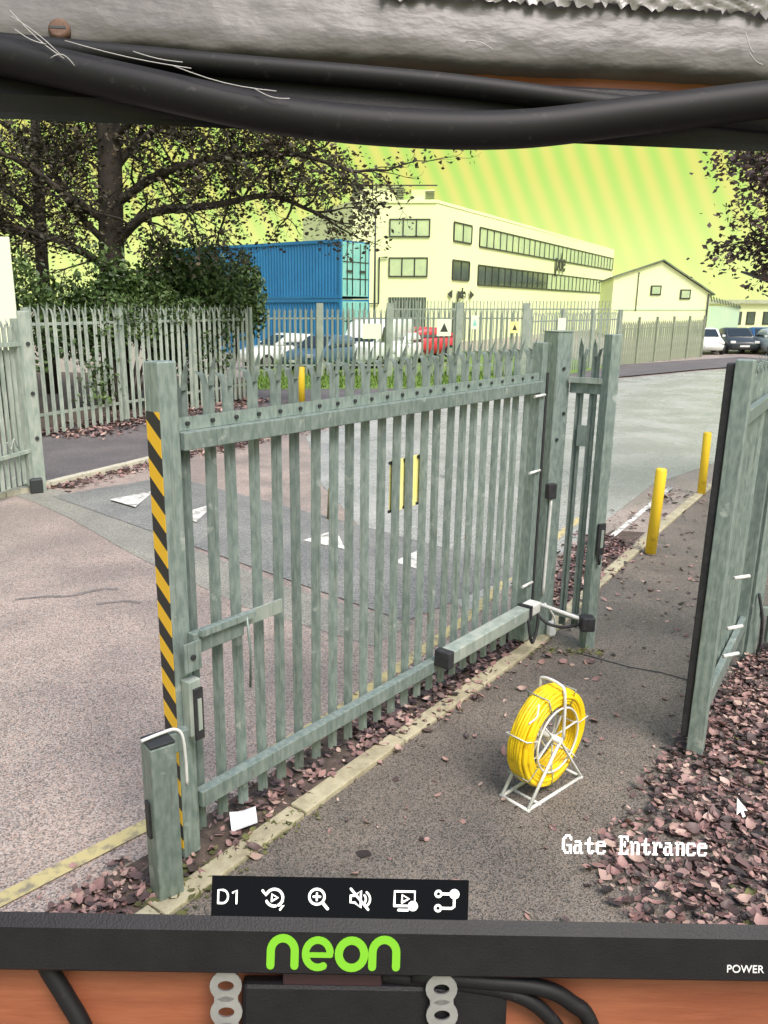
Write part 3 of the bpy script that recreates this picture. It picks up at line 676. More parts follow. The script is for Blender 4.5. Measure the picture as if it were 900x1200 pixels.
# ------------------------------------------------------------------ trees and bushes
def leaf_cloud(pts, size, rng, flat=.5):
    vs_, fs = [], []
    for p in pts:
        d = Vector((rng.gauss(0, 1), rng.gauss(0, 1), rng.gauss(0, flat))).normalized(); e = d.orthogonal().normalized()
        e = Matrix.Rotation(rng.uniform(0, 6.28), 3, d) @ e; s = size * rng.uniform(.5, 1.3); n = d.cross(e)
        b = len(vs_)
        vs_ += [p - d * s * .5, p + e * s * .3 + n * s * .08, p + d * s * .5, p - e * s * .3 + n * s * .08]; fs.append((b, b + 1, b + 2, b + 3))
    me = bpy.data.meshes.new('leaves'); me.from_pydata([tuple(v) for v in vs_], [], fs); me.update(); return me
def tree(name, base, label, limbs, trunk_pts, trunk_r, seed, leaf_m, leaf_size, per_tip, spread, twig=1.0, depth=3):
    rng = random.Random(seed); root = empty(name, base, 0, label=label, cat='tree'); B = Vector(base)
    tb = MB(); tb.tube([Vector(p) - B for p in trunk_pts], trunk_r, 10); tips = []
    lb = MB()
    def grow(a, d, l, r, lev):
        n = 4; pts = [a]; dd = d.copy(); p = a.copy()
        for i in range(n):
            dd = (dd + Vector((rng.gauss(0, .22), rng.gauss(0, .22), rng.gauss(0, .18)))).normalized(); p = p + dd * l / n; pts.append(p)
            if lev <= 1: tips.append(p)
        lb.tube(pts, [r * (1 - .65 * i / n) for i in range(n + 1)], 5 if lev > 1 else 3, caps=False)
        if lev <= 0: tips.append(p); return
        for i in range(rng.choice((3, 4))):
            q = pts[rng.randint(1, n)]; nd = (dd + Vector((rng.gauss(0, .8), rng.gauss(0, .8), rng.gauss(0, .55)))).normalized()
            grow(q, nd, l * rng.uniform(.5, .75), r * .45, lev - 1)
    for pl, r in limbs:
        P = smooth_path([Vector(p) - B for p in pl], 4); m_ = len(P)
        lb.tube(P, [r * (1 - .75 * i / m_) for i in range(m_)], 7, caps=False)
        for i in range(2, m_):
            for _ in range(2):
                d = (P[i] - P[i - 1]).normalized(); nd = (d * .7 + Vector((rng.gauss(0, .7), rng.gauss(0, .7), rng.gauss(0, .6)))).normalized()
                grow(P[i], nd, twig * rng.uniform(.6, 1.3), r * .28, depth - 1)
    tb.build('trunk', M['bark'], root); lb.build('branches', M['bark'], root)
    pts = []
    for t_ in tips:
        for _ in range(per_tip):
            if rng.random() < .75: pts.append(t_ + Vector((rng.gauss(0, spread), rng.gauss(0, spread), rng.gauss(0, spread * .8))))
    link('crown', leaf_cloud(pts, leaf_size, rng), leaf_m, root); return len(pts)
TB = (-5.85, 22.0, 0)
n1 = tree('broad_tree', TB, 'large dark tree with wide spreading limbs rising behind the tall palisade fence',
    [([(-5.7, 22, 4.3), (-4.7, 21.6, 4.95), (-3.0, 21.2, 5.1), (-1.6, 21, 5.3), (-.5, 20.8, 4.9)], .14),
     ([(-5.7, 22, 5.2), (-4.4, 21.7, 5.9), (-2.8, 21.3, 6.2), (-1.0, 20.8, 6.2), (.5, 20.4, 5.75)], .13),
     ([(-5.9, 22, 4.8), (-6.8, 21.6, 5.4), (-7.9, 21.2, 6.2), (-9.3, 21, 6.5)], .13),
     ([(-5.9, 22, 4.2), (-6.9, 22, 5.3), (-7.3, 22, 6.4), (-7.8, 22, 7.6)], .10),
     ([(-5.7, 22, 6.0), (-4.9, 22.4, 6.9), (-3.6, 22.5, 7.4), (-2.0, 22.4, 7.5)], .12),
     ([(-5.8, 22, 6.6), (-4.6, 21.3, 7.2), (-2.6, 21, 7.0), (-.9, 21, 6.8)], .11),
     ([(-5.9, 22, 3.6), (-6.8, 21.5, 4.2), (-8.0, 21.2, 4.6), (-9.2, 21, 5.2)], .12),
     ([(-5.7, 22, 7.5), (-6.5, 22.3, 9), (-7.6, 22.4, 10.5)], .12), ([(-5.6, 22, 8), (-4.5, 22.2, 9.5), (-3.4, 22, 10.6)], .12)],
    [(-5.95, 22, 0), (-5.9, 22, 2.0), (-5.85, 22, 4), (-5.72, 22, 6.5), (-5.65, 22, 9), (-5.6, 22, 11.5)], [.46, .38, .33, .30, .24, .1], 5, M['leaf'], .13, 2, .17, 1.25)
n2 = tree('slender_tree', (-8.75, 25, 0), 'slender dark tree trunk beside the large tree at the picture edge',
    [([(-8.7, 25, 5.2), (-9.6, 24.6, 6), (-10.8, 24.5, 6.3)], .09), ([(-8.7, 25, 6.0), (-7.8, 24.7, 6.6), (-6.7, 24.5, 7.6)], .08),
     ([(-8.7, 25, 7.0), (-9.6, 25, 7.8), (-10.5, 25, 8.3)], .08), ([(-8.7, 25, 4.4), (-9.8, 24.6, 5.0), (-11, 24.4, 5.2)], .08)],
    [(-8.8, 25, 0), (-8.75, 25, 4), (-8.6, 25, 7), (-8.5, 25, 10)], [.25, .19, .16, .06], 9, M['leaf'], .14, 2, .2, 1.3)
n3 = tree('overhanging_tree', (7.6, 11.2, 0), 'leafy purple brown tree overhanging the sky above the gable house',
    [([(7.6, 11.2, 2.6), (6.6, 10.6, 3.5), (5.7, 10.2, 3.85), (4.95, 10, 3.95)], .06), ([(7.6, 11.2, 3.0), (6.7, 10.6, 4.2), (5.8, 10.2, 4.3), (5.0, 10, 4.35)], .06),
     ([(7.6, 11.2, 2.3), (6.8, 10.8, 2.9), (5.9, 10.4, 3.3), (5.1, 10.2, 3.5)], .05), ([(7.6, 11.2, 3.4), (7.4, 11, 4.8), (7.0, 10.8, 5.8)], .07)],
    [(7.7, 11.3, 0), (7.65, 11.25, 1.6), (7.6, 11.2, 3.4), (7.7, 11.2, 5.2)], [.16, .13, .10, .04], 21, M['leaf2'], .08, 2, .10, .5, 3)
def bush(base, rx, ry, rz, n, seed, label, stems=6, size=.16):
    rng = random.Random(seed); root = empty('bush', base, 0, label=label, cat='bush'); sm = MB(); pts = []
    lobes = [(rng.uniform(-.75, .75) * rx, rng.uniform(-.6, .6) * ry, rng.uniform(.45, .95) * rz, rng.uniform(.35, .6)) for _ in range(9)]
    for i in range(n):
        lx, ly, lz, lr = rng.choice(lobes); v = Vector((rng.gauss(0, 1), rng.gauss(0, 1), rng.gauss(0, 1))).normalized() * (rng.random() ** .4)
        pts.append(Vector((lx + v.x * rx * lr, ly + v.y * ry * lr, max(.15, lz + v.z * rz * lr * .7))))
    for i in range(stems):
        lx, ly, lz, lr = lobes[i]
        sm.tube(smooth_path([(lx * .2, ly * .2, 0), (lx * .6, ly * .5, lz * .5), (lx, ly, lz)], 3), [.06, .05, .045, .04, .03, .025, .02], 5)
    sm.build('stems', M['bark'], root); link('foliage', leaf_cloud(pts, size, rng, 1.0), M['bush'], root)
bush((-7.6, 19.2, 0), 1.7, 1.0, 3.6, 9000, 1, 'dark evergreen bush behind the fence beside the white board')
bush((-5.6, 20.9, 0), 1.6, 1.0, 3.5, 10000, 2, 'green bush behind the fence at the foot of the large tree')
bush((-4.0, 22.9, 0), 1.7, 1.0, 3.7, 10000, 3, 'green bush behind the fence between the large tree and the containers')
bush((-3.5, 26.2, 0), 1.3, .9, 3.9, 7000, 4, 'tall bush in front of the blue containers at the end of the fence')
iv = random.Random(8); ip = []
for cx_, hw, z0, z1, n in ((3.2, 1.3, 1.9, 2.9, 500), (1.9, .6, .5, 1.5, 260), (6.0, .5, 1.0, 2.0, 110), (5.2, .9, 2.2, 2.8, 220)):
    for _ in range(n): ip.append(Vector((cx_ + iv.gauss(0, hw * .5), -.05 + iv.gauss(.05, .06), iv.uniform(z0, z1))))
iv_o = link('ivy', leaf_cloud(ip, .12, iv, 1.0), M['bush'], None, (-6.10, 16.2, .05), math.atan2(7.2, 3.68))
tag(iv_o, 'ragged ivy climbing over the tall palisade fence', 'ivy')

# ------------------------------------------------------------------ containers
def container(x, y, z, rz, hgt, label):
    c = empty('shipping_container', (x, y, z), rz, label=label, cat='container', group='stacked blue containers')
    Lc, Wc = 11.2, 2.44
    side = MB(); n = 60
    prof = []
    for i in range(n): x0 = .1 + (Lc - .2) * i / n; q = (Lc - .2) / n; prof += [(x0, 0), (x0 + q * .3, .05), (x0 + q * .55, .05), (x0 + q * .85, 0)]
    m_ = len(prof)
    for yy in (0.03, Wc - .08):
        side.add([(a, yy + b, .12) for a, b in prof] + [(a, yy + b, hgt - .12) for a, b in prof], [(i, i + 1, m_ + i + 1, m_ + i) for i in range(m_ - 1)])
    side.build('side_wall', M['blue'], c)
    MB().box(.02, Lc - .02, .1, Wc - .1, hgt - .1, hgt - .03).build('roof', M['blue'], c)
    fr_ = MB()
    for zz in (0, hgt - .14):
        for yy in (0, Wc - .12): fr_.box(.1, Lc - .1, yy, yy + .12, zz, zz + .14)
    for xx in (0, Lc - .12):
        for yy in (-.004, Wc - .116): fr_.box(xx, xx + .12, yy, yy + .12, -.002, hgt + .002)
    fr_.build('frame', M['blue'], c)
    for k in range(2):
        y0 = .12 + k * 1.1
        d = MB().box(-.02, .03, y0 + .01, y0 + 1.09, .1, hgt - .1).build('door', M['teal'], c)
        for yy in (y0 + .3, y0 + .75): MB().tube([(-.05, yy, .15), (-.05, yy, hgt - .15)], .025, 6).build('lock_rod', M['frame'], d)
        for zz in (hgt * .33, hgt * .62): MB().box(-.035, -.021, y0 + .03, y0 + 1.07, zz, zz + .05).build('door_rib', M['frame'], d)
        MB().box(-.07, -.04, y0 + .35, y0 + .8, hgt * .45, hgt * .49).build('handle', M['frame'], d)
    return c
# local x runs along the container away from the doors, so the door end is local x = 0
ca = math.atan2(6.0, -8.3)
# the door end faces the gable side: corner (0.32, 39)
def cont_at(z, h_, label, dx=0):
    return container(.32 + 1.4 + dx, 39 + 2.0, z, ca, h_, label)
cont_at(.30, 2.72, 'lower blue shipping container with teal doors')
cont_at(3.05, 2.66, 'upper blue shipping container with teal doors, stacked on the other')

# ------------------------------------------------------------------ office block
ob = empty('office_block', (1.3, 60, 0), 0, label='long pale three storey office block with window bands', cat='building')
FA = R(30.5); sx, cx2 = math.sin(FA), math.cos(FA)
def fpt(s, z, o=0.0):  # on the long facade, s metres from the corner, o metres proud
    return (5.92 + s * sx + o * cx2, s * cx2 - o * sx, z)
Lf = 58.2
body = MB()
poly = [(0, 0), (5.92, 0), (5.92 + Lf * sx, Lf * cx2), (5.92 + Lf * sx - 14 * cx2, Lf * cx2 + 14 * sx), (0 - 4, 12)]
body.prism(poly, 0, 9.75)
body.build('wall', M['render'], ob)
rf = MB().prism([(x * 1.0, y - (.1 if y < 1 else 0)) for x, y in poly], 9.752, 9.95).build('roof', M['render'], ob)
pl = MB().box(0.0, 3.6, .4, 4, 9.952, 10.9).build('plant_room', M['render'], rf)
for i in range(6):
    MB().box(-.02, .55, .33, .40, 9.97 + i * .15, 10.03 + i * .15).build('louvre_slat', M['frame'], pl)
for i in range(6):
    MB().box(3.05, 3.6, .33, .40, 9.97 + i * .15, 10.03 + i * .15).build('louvre_slat', M['frame'], pl)
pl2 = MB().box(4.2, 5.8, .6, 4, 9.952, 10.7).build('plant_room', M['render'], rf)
for i in range(5): MB().box(5.15, 5.8, .53, .60, 9.97 + i * .14, 10.02 + i * .14).build('louvre_slat', M['frame'], pl2)
MB().box(-.05, 5.95, .25, .33, 10.9, 10.98).build('parapet_rail', M['frame'], rf)
def window(x0, x1, z0, z1, n, gm, fw=.09):
    w_ = MB(); 
    w_.box(x0, x1, -.10, -.02, z0, z0 + fw); w_.box(x0, x1, -.10, -.02, z1 - fw, z1)
    for i in range(n + 1):
        x = x0 + (x1 - x0) * i / n; w_.box(x - fw / 2, x + fw / 2, -.103, -.018, z0 + .002, z1 - .002)
    o = w_.build('window', M['frame'], ob)
    for i in range(n):
        a = x0 + (x1 - x0) * i / n; b = x0 + (x1 - x0) * (i + 1) / n
        MB().box(a + .04, b - .04, -.06, -.005, z0 + .05, z1 - .05).build('pane', gm, o)
window(2.63, 5.45, 7.46, 8.70, 3, M['glass']); window(2.63, 5.35, 4.75, 6.1, 3, M['glass'])
sh = MB().box(2.6, 5.35, -.06, .0, .1, 3.35).build('shutter_door', M['dglass'], ob)
for i in range(14): MB().box(2.62 + i * .195, 2.66 + i * .195, -.10, -.061, .1, 3.35).build('slat', M['galv_far'], sh)
def fwindow(s0, s1, z0, z1, n, gm, fw=.11):
    w_ = MB()
    for (za, zb) in ((z0, z0 + fw), (z1 - fw, z1)):
        w_.add([fpt(s0, za, .1), fpt(s1, za, .1), fpt(s1, zb, .1), fpt(s0, zb, .1), fpt(s0, za, .0), fpt(s1, za, .0), fpt(s1, zb, .0), fpt(s0, zb, .0)],
               [(0, 1, 2, 3), (4, 7, 6, 5), (0, 4, 5, 1), (3, 2, 6, 7), (0, 3, 7, 4), (1, 5, 6, 2)])
    for i in range(n + 1):
        s_ = s0 + (s1 - s0) * i / n; a, b = s_ - fw * .55, s_ + fw * .55
        w_.add([fpt(a, z0 + fw, .1), fpt(b, z0 + fw, .1), fpt(b, z1 - fw, .1), fpt(a, z1 - fw, .1), fpt(a, z0 + fw, .0), fpt(b, z0 + fw, .0), fpt(b, z1 - fw, .0), fpt(a, z1 - fw, .0)],
               [(0, 1, 2, 3), (0, 3, 7, 4), (1, 5, 6, 2)])
    o = w_.build('window', M['frame'], ob)
    for i in range(n):
        a = s0 + (s1 - s0) * i / n + .06; b = s0 + (s1 - s0) * (i + 1) / n - .06
        MB().quad(fpt(a, z0 + fw, .05), fpt(b, z0 + fw, .05), fpt(b, z1 - fw, .05), fpt(a, z1 - fw, .05)).build('pane', gm if not callable(gm) else gm(i), o)
fwindow(3.2, 6.8, 7.38, 8.8, 2, M['glass']); fwindow(3.2, 6.6, 4.62, 6.12, 2, M['dglass'])
fwindow(8.6, 57.6, 7.30, 8.85, 30, M['glass'])
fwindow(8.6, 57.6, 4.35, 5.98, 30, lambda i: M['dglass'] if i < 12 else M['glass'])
dr = MB(); dr.add([fpt(3.4, 0.1, .08), fpt(5.8, .1, .08), fpt(5.8, 3.0, .08), fpt(3.4, 3.0, .08), fpt(3.4, .1, 0), fpt(5.8, .1, 0), fpt(5.8, 3, 0), fpt(3.4, 3, 0)], [(0, 1, 2, 3), (0, 3, 7, 4), (1, 5, 6, 2), (3, 2, 6, 7)])
dr.build('entrance_door', M['dglass'], ob)
for i in range(5): MB().add([fpt(3.5 + i * .5, .1, .12), fpt(3.6 + i * .5, .1, .12), fpt(3.6 + i * .5, 2.6, .12), fpt(3.5 + i * .5, 2.6, .12)], [(0, 1, 2, 3)]).build('door_bar', M['galv_far'], ob)
def facade_text(body_, s, z, size, name):
    c = bpy.data.curves.new(name, 'FONT'); c.body = body_; c.size = size; c.extrude = .03; c.align_x = 'CENTER'; c.offset = .03
    o = bpy.data.objects.new(name, c); COL.objects.link(o); o.parent = ob; o.location = fpt(s, z, .16); o.rotation_euler = (R(90), 0, math.atan2(cx2, sx)); c.materials.append(M['frame']); return text_mesh(o)
facade_text('pde', 4.9, 3.32, 1.1, 'sign_lettering'); facade_text('pde', 32.3, 6.35, 2.6, 'sign_lettering')
for s_, d in ((2.6, -1), (7.2, 1)): MB().add([fpt(s_ + d * .5, 3.6, .15), fpt(s_ - d * .5, 3.95, .15), fpt(s_ - d * .5, 3.25, .15)], [(0, 1, 2)]).build('sign_arrow', M['frame'], ob)
MB().tube([(2.5, -.12, 6.1), (1.9, -.12, 6.1), (1.9, -.12, 2.9), (-.3, -.12, 2.9)], .06, 6).build('drain_pipe', M['frame'], ob)

# gable house and low house at the far right
gh = empty('gable_house', (25.2, 75, 0), 0, label='pale rendered gable house at the end of the road', cat='building')
gw = MB()
gp = [(0, 0), (8.85, 0), (8.85, 3.85), (4.25, 6.6), (0, 5.25)]
n = len(gp); gw.add([(x, 0, z) for x, z in gp] + [(x + 4, 16, z) for x, z in gp], [tuple(range(n)), tuple(range(2 * n - 1, n - 1, -1))] + [(i, n + i, n + (i + 1) % n, (i + 1) % n) for i in range(n)])
gw.build('wall', M['render2'], gh)
rm = mat('dark_roof_edge', (.10, .13, .09), (.2, .24, .16), 1, .8)
rr_ = MB()
for (a, b) in (((-.35, 5.15), (4.25, 6.66)), ((4.25, 6.66), (9.2, 3.68))):
    rr_.add([(a[0], -.25, a[1]), (b[0], -.25, b[1]), (b[0] + 4, 16, b[1]), (a[0] + 4, 16, a[1]), (a[0], -.25, a[1] + .14), (b[0], -.25, b[1] + .14), (b[0] + 4, 16, b[1] + .14), (a[0] + 4, 16, a[1] + .14)],
            [(0, 3, 2, 1), (4, 5, 6, 7), (0, 1, 5, 4), (0, 4, 7, 3), (1, 2, 6, 5), (2, 3, 7, 6)])
rr_.build('roof', rm, gh)
for x0, z0 in ((3.4, 3.7), (6.1, 3.35)):
    o = MB().box(x0, x0 + .95, -.09, .01, z0, z0 + .85).build('window', M['frame'], gh)
    MB().box(x0 + .12, x0 + .83, -.12, -.092, z0 + .12, z0 + .73).build('pane', M['glass'], o)
MB().tube([(8.7, -.1, 3.8), (8.7, -.1, 0)], .07, 6).build('drain_pipe', M['frame'], gh)
MB().tube([(2.2, -.08, 5.7), (2.2, -.08, 2.3)], .04, 6).build('drain_pipe', M['frame'], gh)
MB().box(.2, 8.7, -.05, .0, 2.4, 2.48).build('string_course', M['render3'], gh)
an = MB().box(8.9, 12.2, 1.0, 14, 0, 2.75).build('side_wing', M['render3'], gh)
for i in range(12): MB().beam((9.05 + i * .27, .9, 3.75 - i * .082), (9.25 + i * .27, .9, 3.2 - i * .06), .1, .09).build('eaves_bracket', rm, gh)
lh = empty('low_house', (38.0, 85, 0), 0, label='low pale building with dark windows at the right edge of the street', cat='building')
MB().box(0, 14, 0, 8, 0, 3.0).build('wall', M['render2'], lh)
MB().box(-.3, 14.3, -.4, 8.3, 3.002, 3.4).build('roof', mat('dull_roof', (.35, .38, .25), (.45, .48, .32), 1, .8), lh)
for x0 in (3.2, 4.6, 6.3, 8.0):
    o = MB().box(x0, x0 + .9, -.06, .0, .9, 2.2).build('window', M['frame'], lh); MB().box(x0 + .1, x0 + .8, -.08, -.061, 1.0, 2.1).build('pane', M['dglass'], o)
# fence along the far side of the road
M['green_fence'] = mat('grey_green_fence', (.22, .26, .19), (.36, .38, .28), 1.0, .8)
fence('palisade_fence', (13.2, 37.9), (20.3, 45.0), 2.05, 42, .15, M['green_fence'], 'dull green palisade fence in front of the gable house', 2.0, .12, 2.2, z=0.0)
# street lamps
def lamp(x, y, hgt, arm, label, r=.06):
    l = empty('street_lamp', (x, y, 0), 0, label=label, cat='street lamp')
    MB().tube([(0, 0, 0), (0, 0, hgt * .5), (0, 0, hgt)], [r, r * .8, r * .6], 8).build('column', M['frame'], l)
    MB().tube([(0, 0, hgt - .02), (arm * .6, 0, hgt + .08)], r * .5, 6).build('arm', M['frame'], l)
    MB().box(min(arm * .45, arm * 1.15), max(arm * .45, arm * 1.15), -.14, .14, hgt + .03, hgt + .17, .03).build('lantern', M['frame'], l)
lamp(1.85, 38.2, 7.05, .4, 'slim street lamp standing in front of the office block')
sl = empty('street_lamp', (7.2, 12.6, 0), 0, label='dark lamp head poking in at the right edge of the sky', cat='street lamp')
MB().tube([(0, 0, 0), (0, 0, 3.1)], .06, 8).build('column', M['frame'], sl)
MB().tube([(0, 0, 3.06), (-.7, 0, 3.12)], .03, 6).build('arm', M['frame'], sl)
MB().add([(-1.05, -.02, 3.18), (-.2, -.1, 3.02), (-.2, .1, 3.02), (-1.05, .02, 3.18), (-1.05, -.02, 3.155), (-.2, -.1, 2.88), (-.2, .1, 2.88), (-1.05, .02, 3.155)],
         [(0, 1, 2, 3), (4, 7, 6, 5), (0, 4, 5, 1), (2, 6, 7, 3), (0, 3, 7, 4), (1, 5, 6, 2)]).build('lantern', M['frame'], sl)
# notices on the far fences
def notice(x, y, z, wd, hgt, m, label, mark=None):
    o = empty('notice', (x, y, z), R(8), label=label, cat='sign')
    MB().box(-wd / 2, wd / 2, -.012, .012, 0, hgt).build('plate', m, o)
    if mark: MB().add([(-wd * .28, -.016, hgt * .25), (wd * .28, -.016, hgt * .25), (0, -.016, hgt * .78)], [(0, 1, 2)]).build('symbol', mark, o)
notice(5.28, 30.9, 1.85, .30, .5, M['sign_white'], 'small white notice with a teal symbol on the car park fence', M['teal'])
notice(6.85, 31.15, 1.7, .34, .42, M['sign_yellow'], 'yellow warning notice with a black triangle on the car park fence', M['frame'])
notice(9.2, 33.2, 1.75, .34, .48, M['sign_white'], 'small white notice on the fence beyond the hinge post')
notice(4.12, 30.8, 1.6, .55, .62, M['sign_white'], 'largest white notice with a dark triangle hanging in front of the red car', M['frame'])
notice(1.4, 30.78, 1.5, .7, .55, M['sign_white'], 'white panel hanging on the car park fence in front of the van')

# ------------------------------------------------------------------ cars
def car_mesh(sec, mtop=False):
    """loft of cross sections (x, half width, z low, z high, inset at top)"""
    mb = MB(); rings = []
    for x, hw, zl, zh, ins in sec:
        zm = zl + (zh - zl) * .45
        rings.append([(x, -hw * .92, zl), (x, -hw, zm), (x, -hw + ins * .35, zh - (zh - zl) * .12), (x, -hw + ins, zh), (x, hw - ins, zh), (x, hw - ins * .35, zh - (zh - zl) * .12), (x, hw, zm), (x, hw * .92, zl)])
    n = 8; v = [p for r_ in rings for p in r_]; f = []
    for i in range(len(rings) - 1):
        for k in range(n): f.append((i * n + k, (i + 1) * n + k, (i + 1) * n + (k + 1) % n, i * n + (k + 1) % n))
    f.append(tuple(range(n))); f.append(tuple((len(rings) - 1) * n + k for k in range(n))[::-1])
    mb.add(v, f, True); return mb
def make_car(name, paint, kind, label, loc, rz, cat='car'):
    c = empty(name, loc, rz, label=label, cat=cat, group='parked cars')
    van = kind == 'van'
    if van:
        car_mesh([(-2.3, .8, .4, .9, .08), (-2.25, .9, .28, 1.05, .08), (-1.0, .93, .25, 1.12, .05), (2.2, .93, .28, 1.1, .05), (2.3, .85, .4, 1.05, .08)]).build('body', paint, c)
        car_mesh([(-1.75, .84, 1.05, 1.1, .05), (-1.0, .9, 1.05, 1.95, .14), (-.6, .92, 1.05, 2.08, .14), (2.15, .92, 1.05, 2.08, .14), (2.28, .85, 1.05, 1.95, .14)]).build('cabin', paint, c)
        win = [(-1.62, -1.05, 1.2, 1.85)]
    else:
        car_mesh([(-2.1, .62, .38, .62, .10), (-2.02, .78, .28, .72, .10), (-1.5, .86, .22, .86, .12), (-.8, .88, .2, .95, .10), (.9, .88, .2, .98, .10), (1.8, .85, .24, .98, .12), (2.05, .76, .32, .92, .10), (2.1, .66, .4, .8, .1)]).build('body', paint, c)
        car_mesh([(-.95, .76, .90, .94, .05), (-.15, .78, .92, 1.42, .20), (.25, .79, .92, 1.47, .22), (1.2, .78, .92, 1.42, .22), (1.85, .72, .92, 1.0, .1)]).build('cabin', paint, c)
    gl = MB()
    if van:
        gl.quad((-1.72, -.72, 1.14), (-1.72, .72, 1.14), (-1.06, .68, 1.86), (-1.06, -.68, 1.86))
        for s in (-1, 1): gl.quad((-1.35, s * .925, 1.15), (-.5, s * .945, 1.15), (-.5, s * .89, 1.75), (-1.0, s * .87, 1.75))
    else:
        gl.quad((-.93, -.66, 1.0), (-.93, .66, 1.0), (-.22, .55, 1.40), (-.22, -.55, 1.40))
        gl.quad((1.84, -.6, 1.02), (1.84, .6, 1.02), (1.27, .52, 1.40), (1.27, -.52, 1.40))
        for s in (-1, 1):
            gl.quad((-.62, s * .80, 1.0), (.45, s * .815, 1.0), (.42, s * .655, 1.38), (-.1, s * .66, 1.36)); gl.quad((.52, s * .815, 1.0), (1.5, s * .80, 1.02), (1.12, s * .655, 1.37), (.5, s * .655, 1.39))
    gl.build('window', M['cglass'], c)
    for x in (-1.35, 1.35):
        for s in (-1, 1):
            wh = MB().tube([(x, s * .72, .31), (x, s * .9, .31)], .31, 18).build('wheel', M['tyre'], c)
            MB().tube([(x, s * .9, .31), (x, s * .915, .31)], .19, 12).build('rim', M['rim'], wh)
    for s in (-1, 1):
        MB().box(-2.10 - (.2 if van else 0), -1.98 - (.2 if van else 0), min(s * .5, s * .78), max(s * .5, s * .78), .62, .76, .02).build('headlight', M['lamp_glass'], c)
        MB().box(-.75, -.6, min(s * .86, s * 1.02), max(s * .86, s * 1.02), .98, 1.1, .02).build('mirror', paint, c)
    MB().box(-2.14 - (.2 if van else 0), -2.09 - (.2 if van else 0), -.26, .26, .42, .52).build('number_plate', M['print'], c)
    return c
white_p = mat('white_car_paint', (.72, .75, .74), None, rough=.3); silver_p = mat('silver_car_paint', (.50, .56, .56), None, rough=.3)
dark_p2 = mat('blue_grey_car_paint', (.06, .12, .17), None, rough=.3)
red_p = mat('red_car_paint', (.55, .04, .05), None, rough=.35); dark_p = mat('dark_car_paint', (.04, .05, .055), None, rough=.3); blue_p = mat('blue_car_paint', (.03, .10, .22), None, rough=.3)
make_car('parked_car', dark_p2, 'car', 'dark blue grey car parked behind the fence below the containers', (-.5, 34.6, .06), R(58))
make_car('parked_car', white_p, 'car', 'white car with its bonnet showing at the end of the tall fence', (-2.3, 36.6, .06), R(35))
make_car('parked_van', white_p, 'van', 'white van parked behind the car park fence', (1.9, 37.2, .06), R(60), 'van')
make_car('parked_car', red_p, 'car', 'red car parked behind the car park fence', (4.1, 40.2, .25), R(18))
make_car('parked_car', white_p, 'car', 'white car half hidden between the van and the red car', (2.9, 38.4, .06), R(65))
make_car('parked_car', white_p, 'car', 'white car at the end of the brown fence down the road', (22.0, 48.6, .0), R(75))
make_car('parked_car', dark_p, 'car', 'dark car next to the white one down the road', (24.2, 49.2, .0), R(78))
make_car('parked_car', blue_p, 'car', 'dark blue car in the row at the far end of the road', (26.2, 50.0, .0), R(78))
make_car('parked_car', silver_p, 'car', 'silver car at the right edge of the far parked row', (25.6, 47.0, .0), R(80))

# ------------------------------------------------------------------ the monitor, its wall and fittings
S = 0.5 / 933.0           # metres for one image pixel on the monitor's front plane; its parts are placed from pixels
mon = empty('monitor', (0, 0, 0), 0, label='black framed monitor with lime green lettering, an open frame with the yard seen through it', cat='monitor')
mon.matrix_world = cam.matrix_basis @ Matrix.Translation((0.008, 0, -0.5)) @ Matrix.Rotation(R(1.5), 4, 'Y') @ Matrix.Rotation(R(-1.75), 4, 'Z')  # open frame set close before the camera; the yard is seen through it
MW = mon.matrix_world.copy()
def at_mon(o): o.matrix_world = MW; return o
def frame_mesh(rings):
    v, f = [], []
    for (x0, x1, y0, y1, z) in rings: v += [(x0 * S, y0 * S, z * S), (x1 * S, y0 * S, z * S), (x1 * S, y1 * S, z * S), (x0 * S, y1 * S, z * S)]
    for i in range(len(rings) - 1):
        for k in range(4): f.append((i * 4 + k, i * 4 + (k + 1) % 4, i * 4 + 4 + (k + 1) % 4, i * 4 + 4 + k))
    return MB().add(v, f)
X0, X1, Y0, Y1 = -600, 600, -470, 458
fm = frame_mesh([(X0 - 34, X1 + 34, Y0 - 34, Y1 + 34, -40), (X0, X1, Y0, Y1, -10), (X0 - 4, X1 + 4, Y0 - 3, Y1 + 7, -8), (X0 - 16, X1 + 16, Y0 - 13, Y1 + 24, 0), (X0 - 64, X1 + 64, Y0 - 61, Y1 + 60, 0), (X0 - 67, X1 + 67, Y0 - 64, Y1 + 64, -3), (X0 - 67, X1 + 67, Y0 - 64, Y1 + 64, -40), (X0 - 34, X1 + 34, Y0 - 34, Y1 + 34, -40)])
fm.build('bezel', M['plastic'], mon)
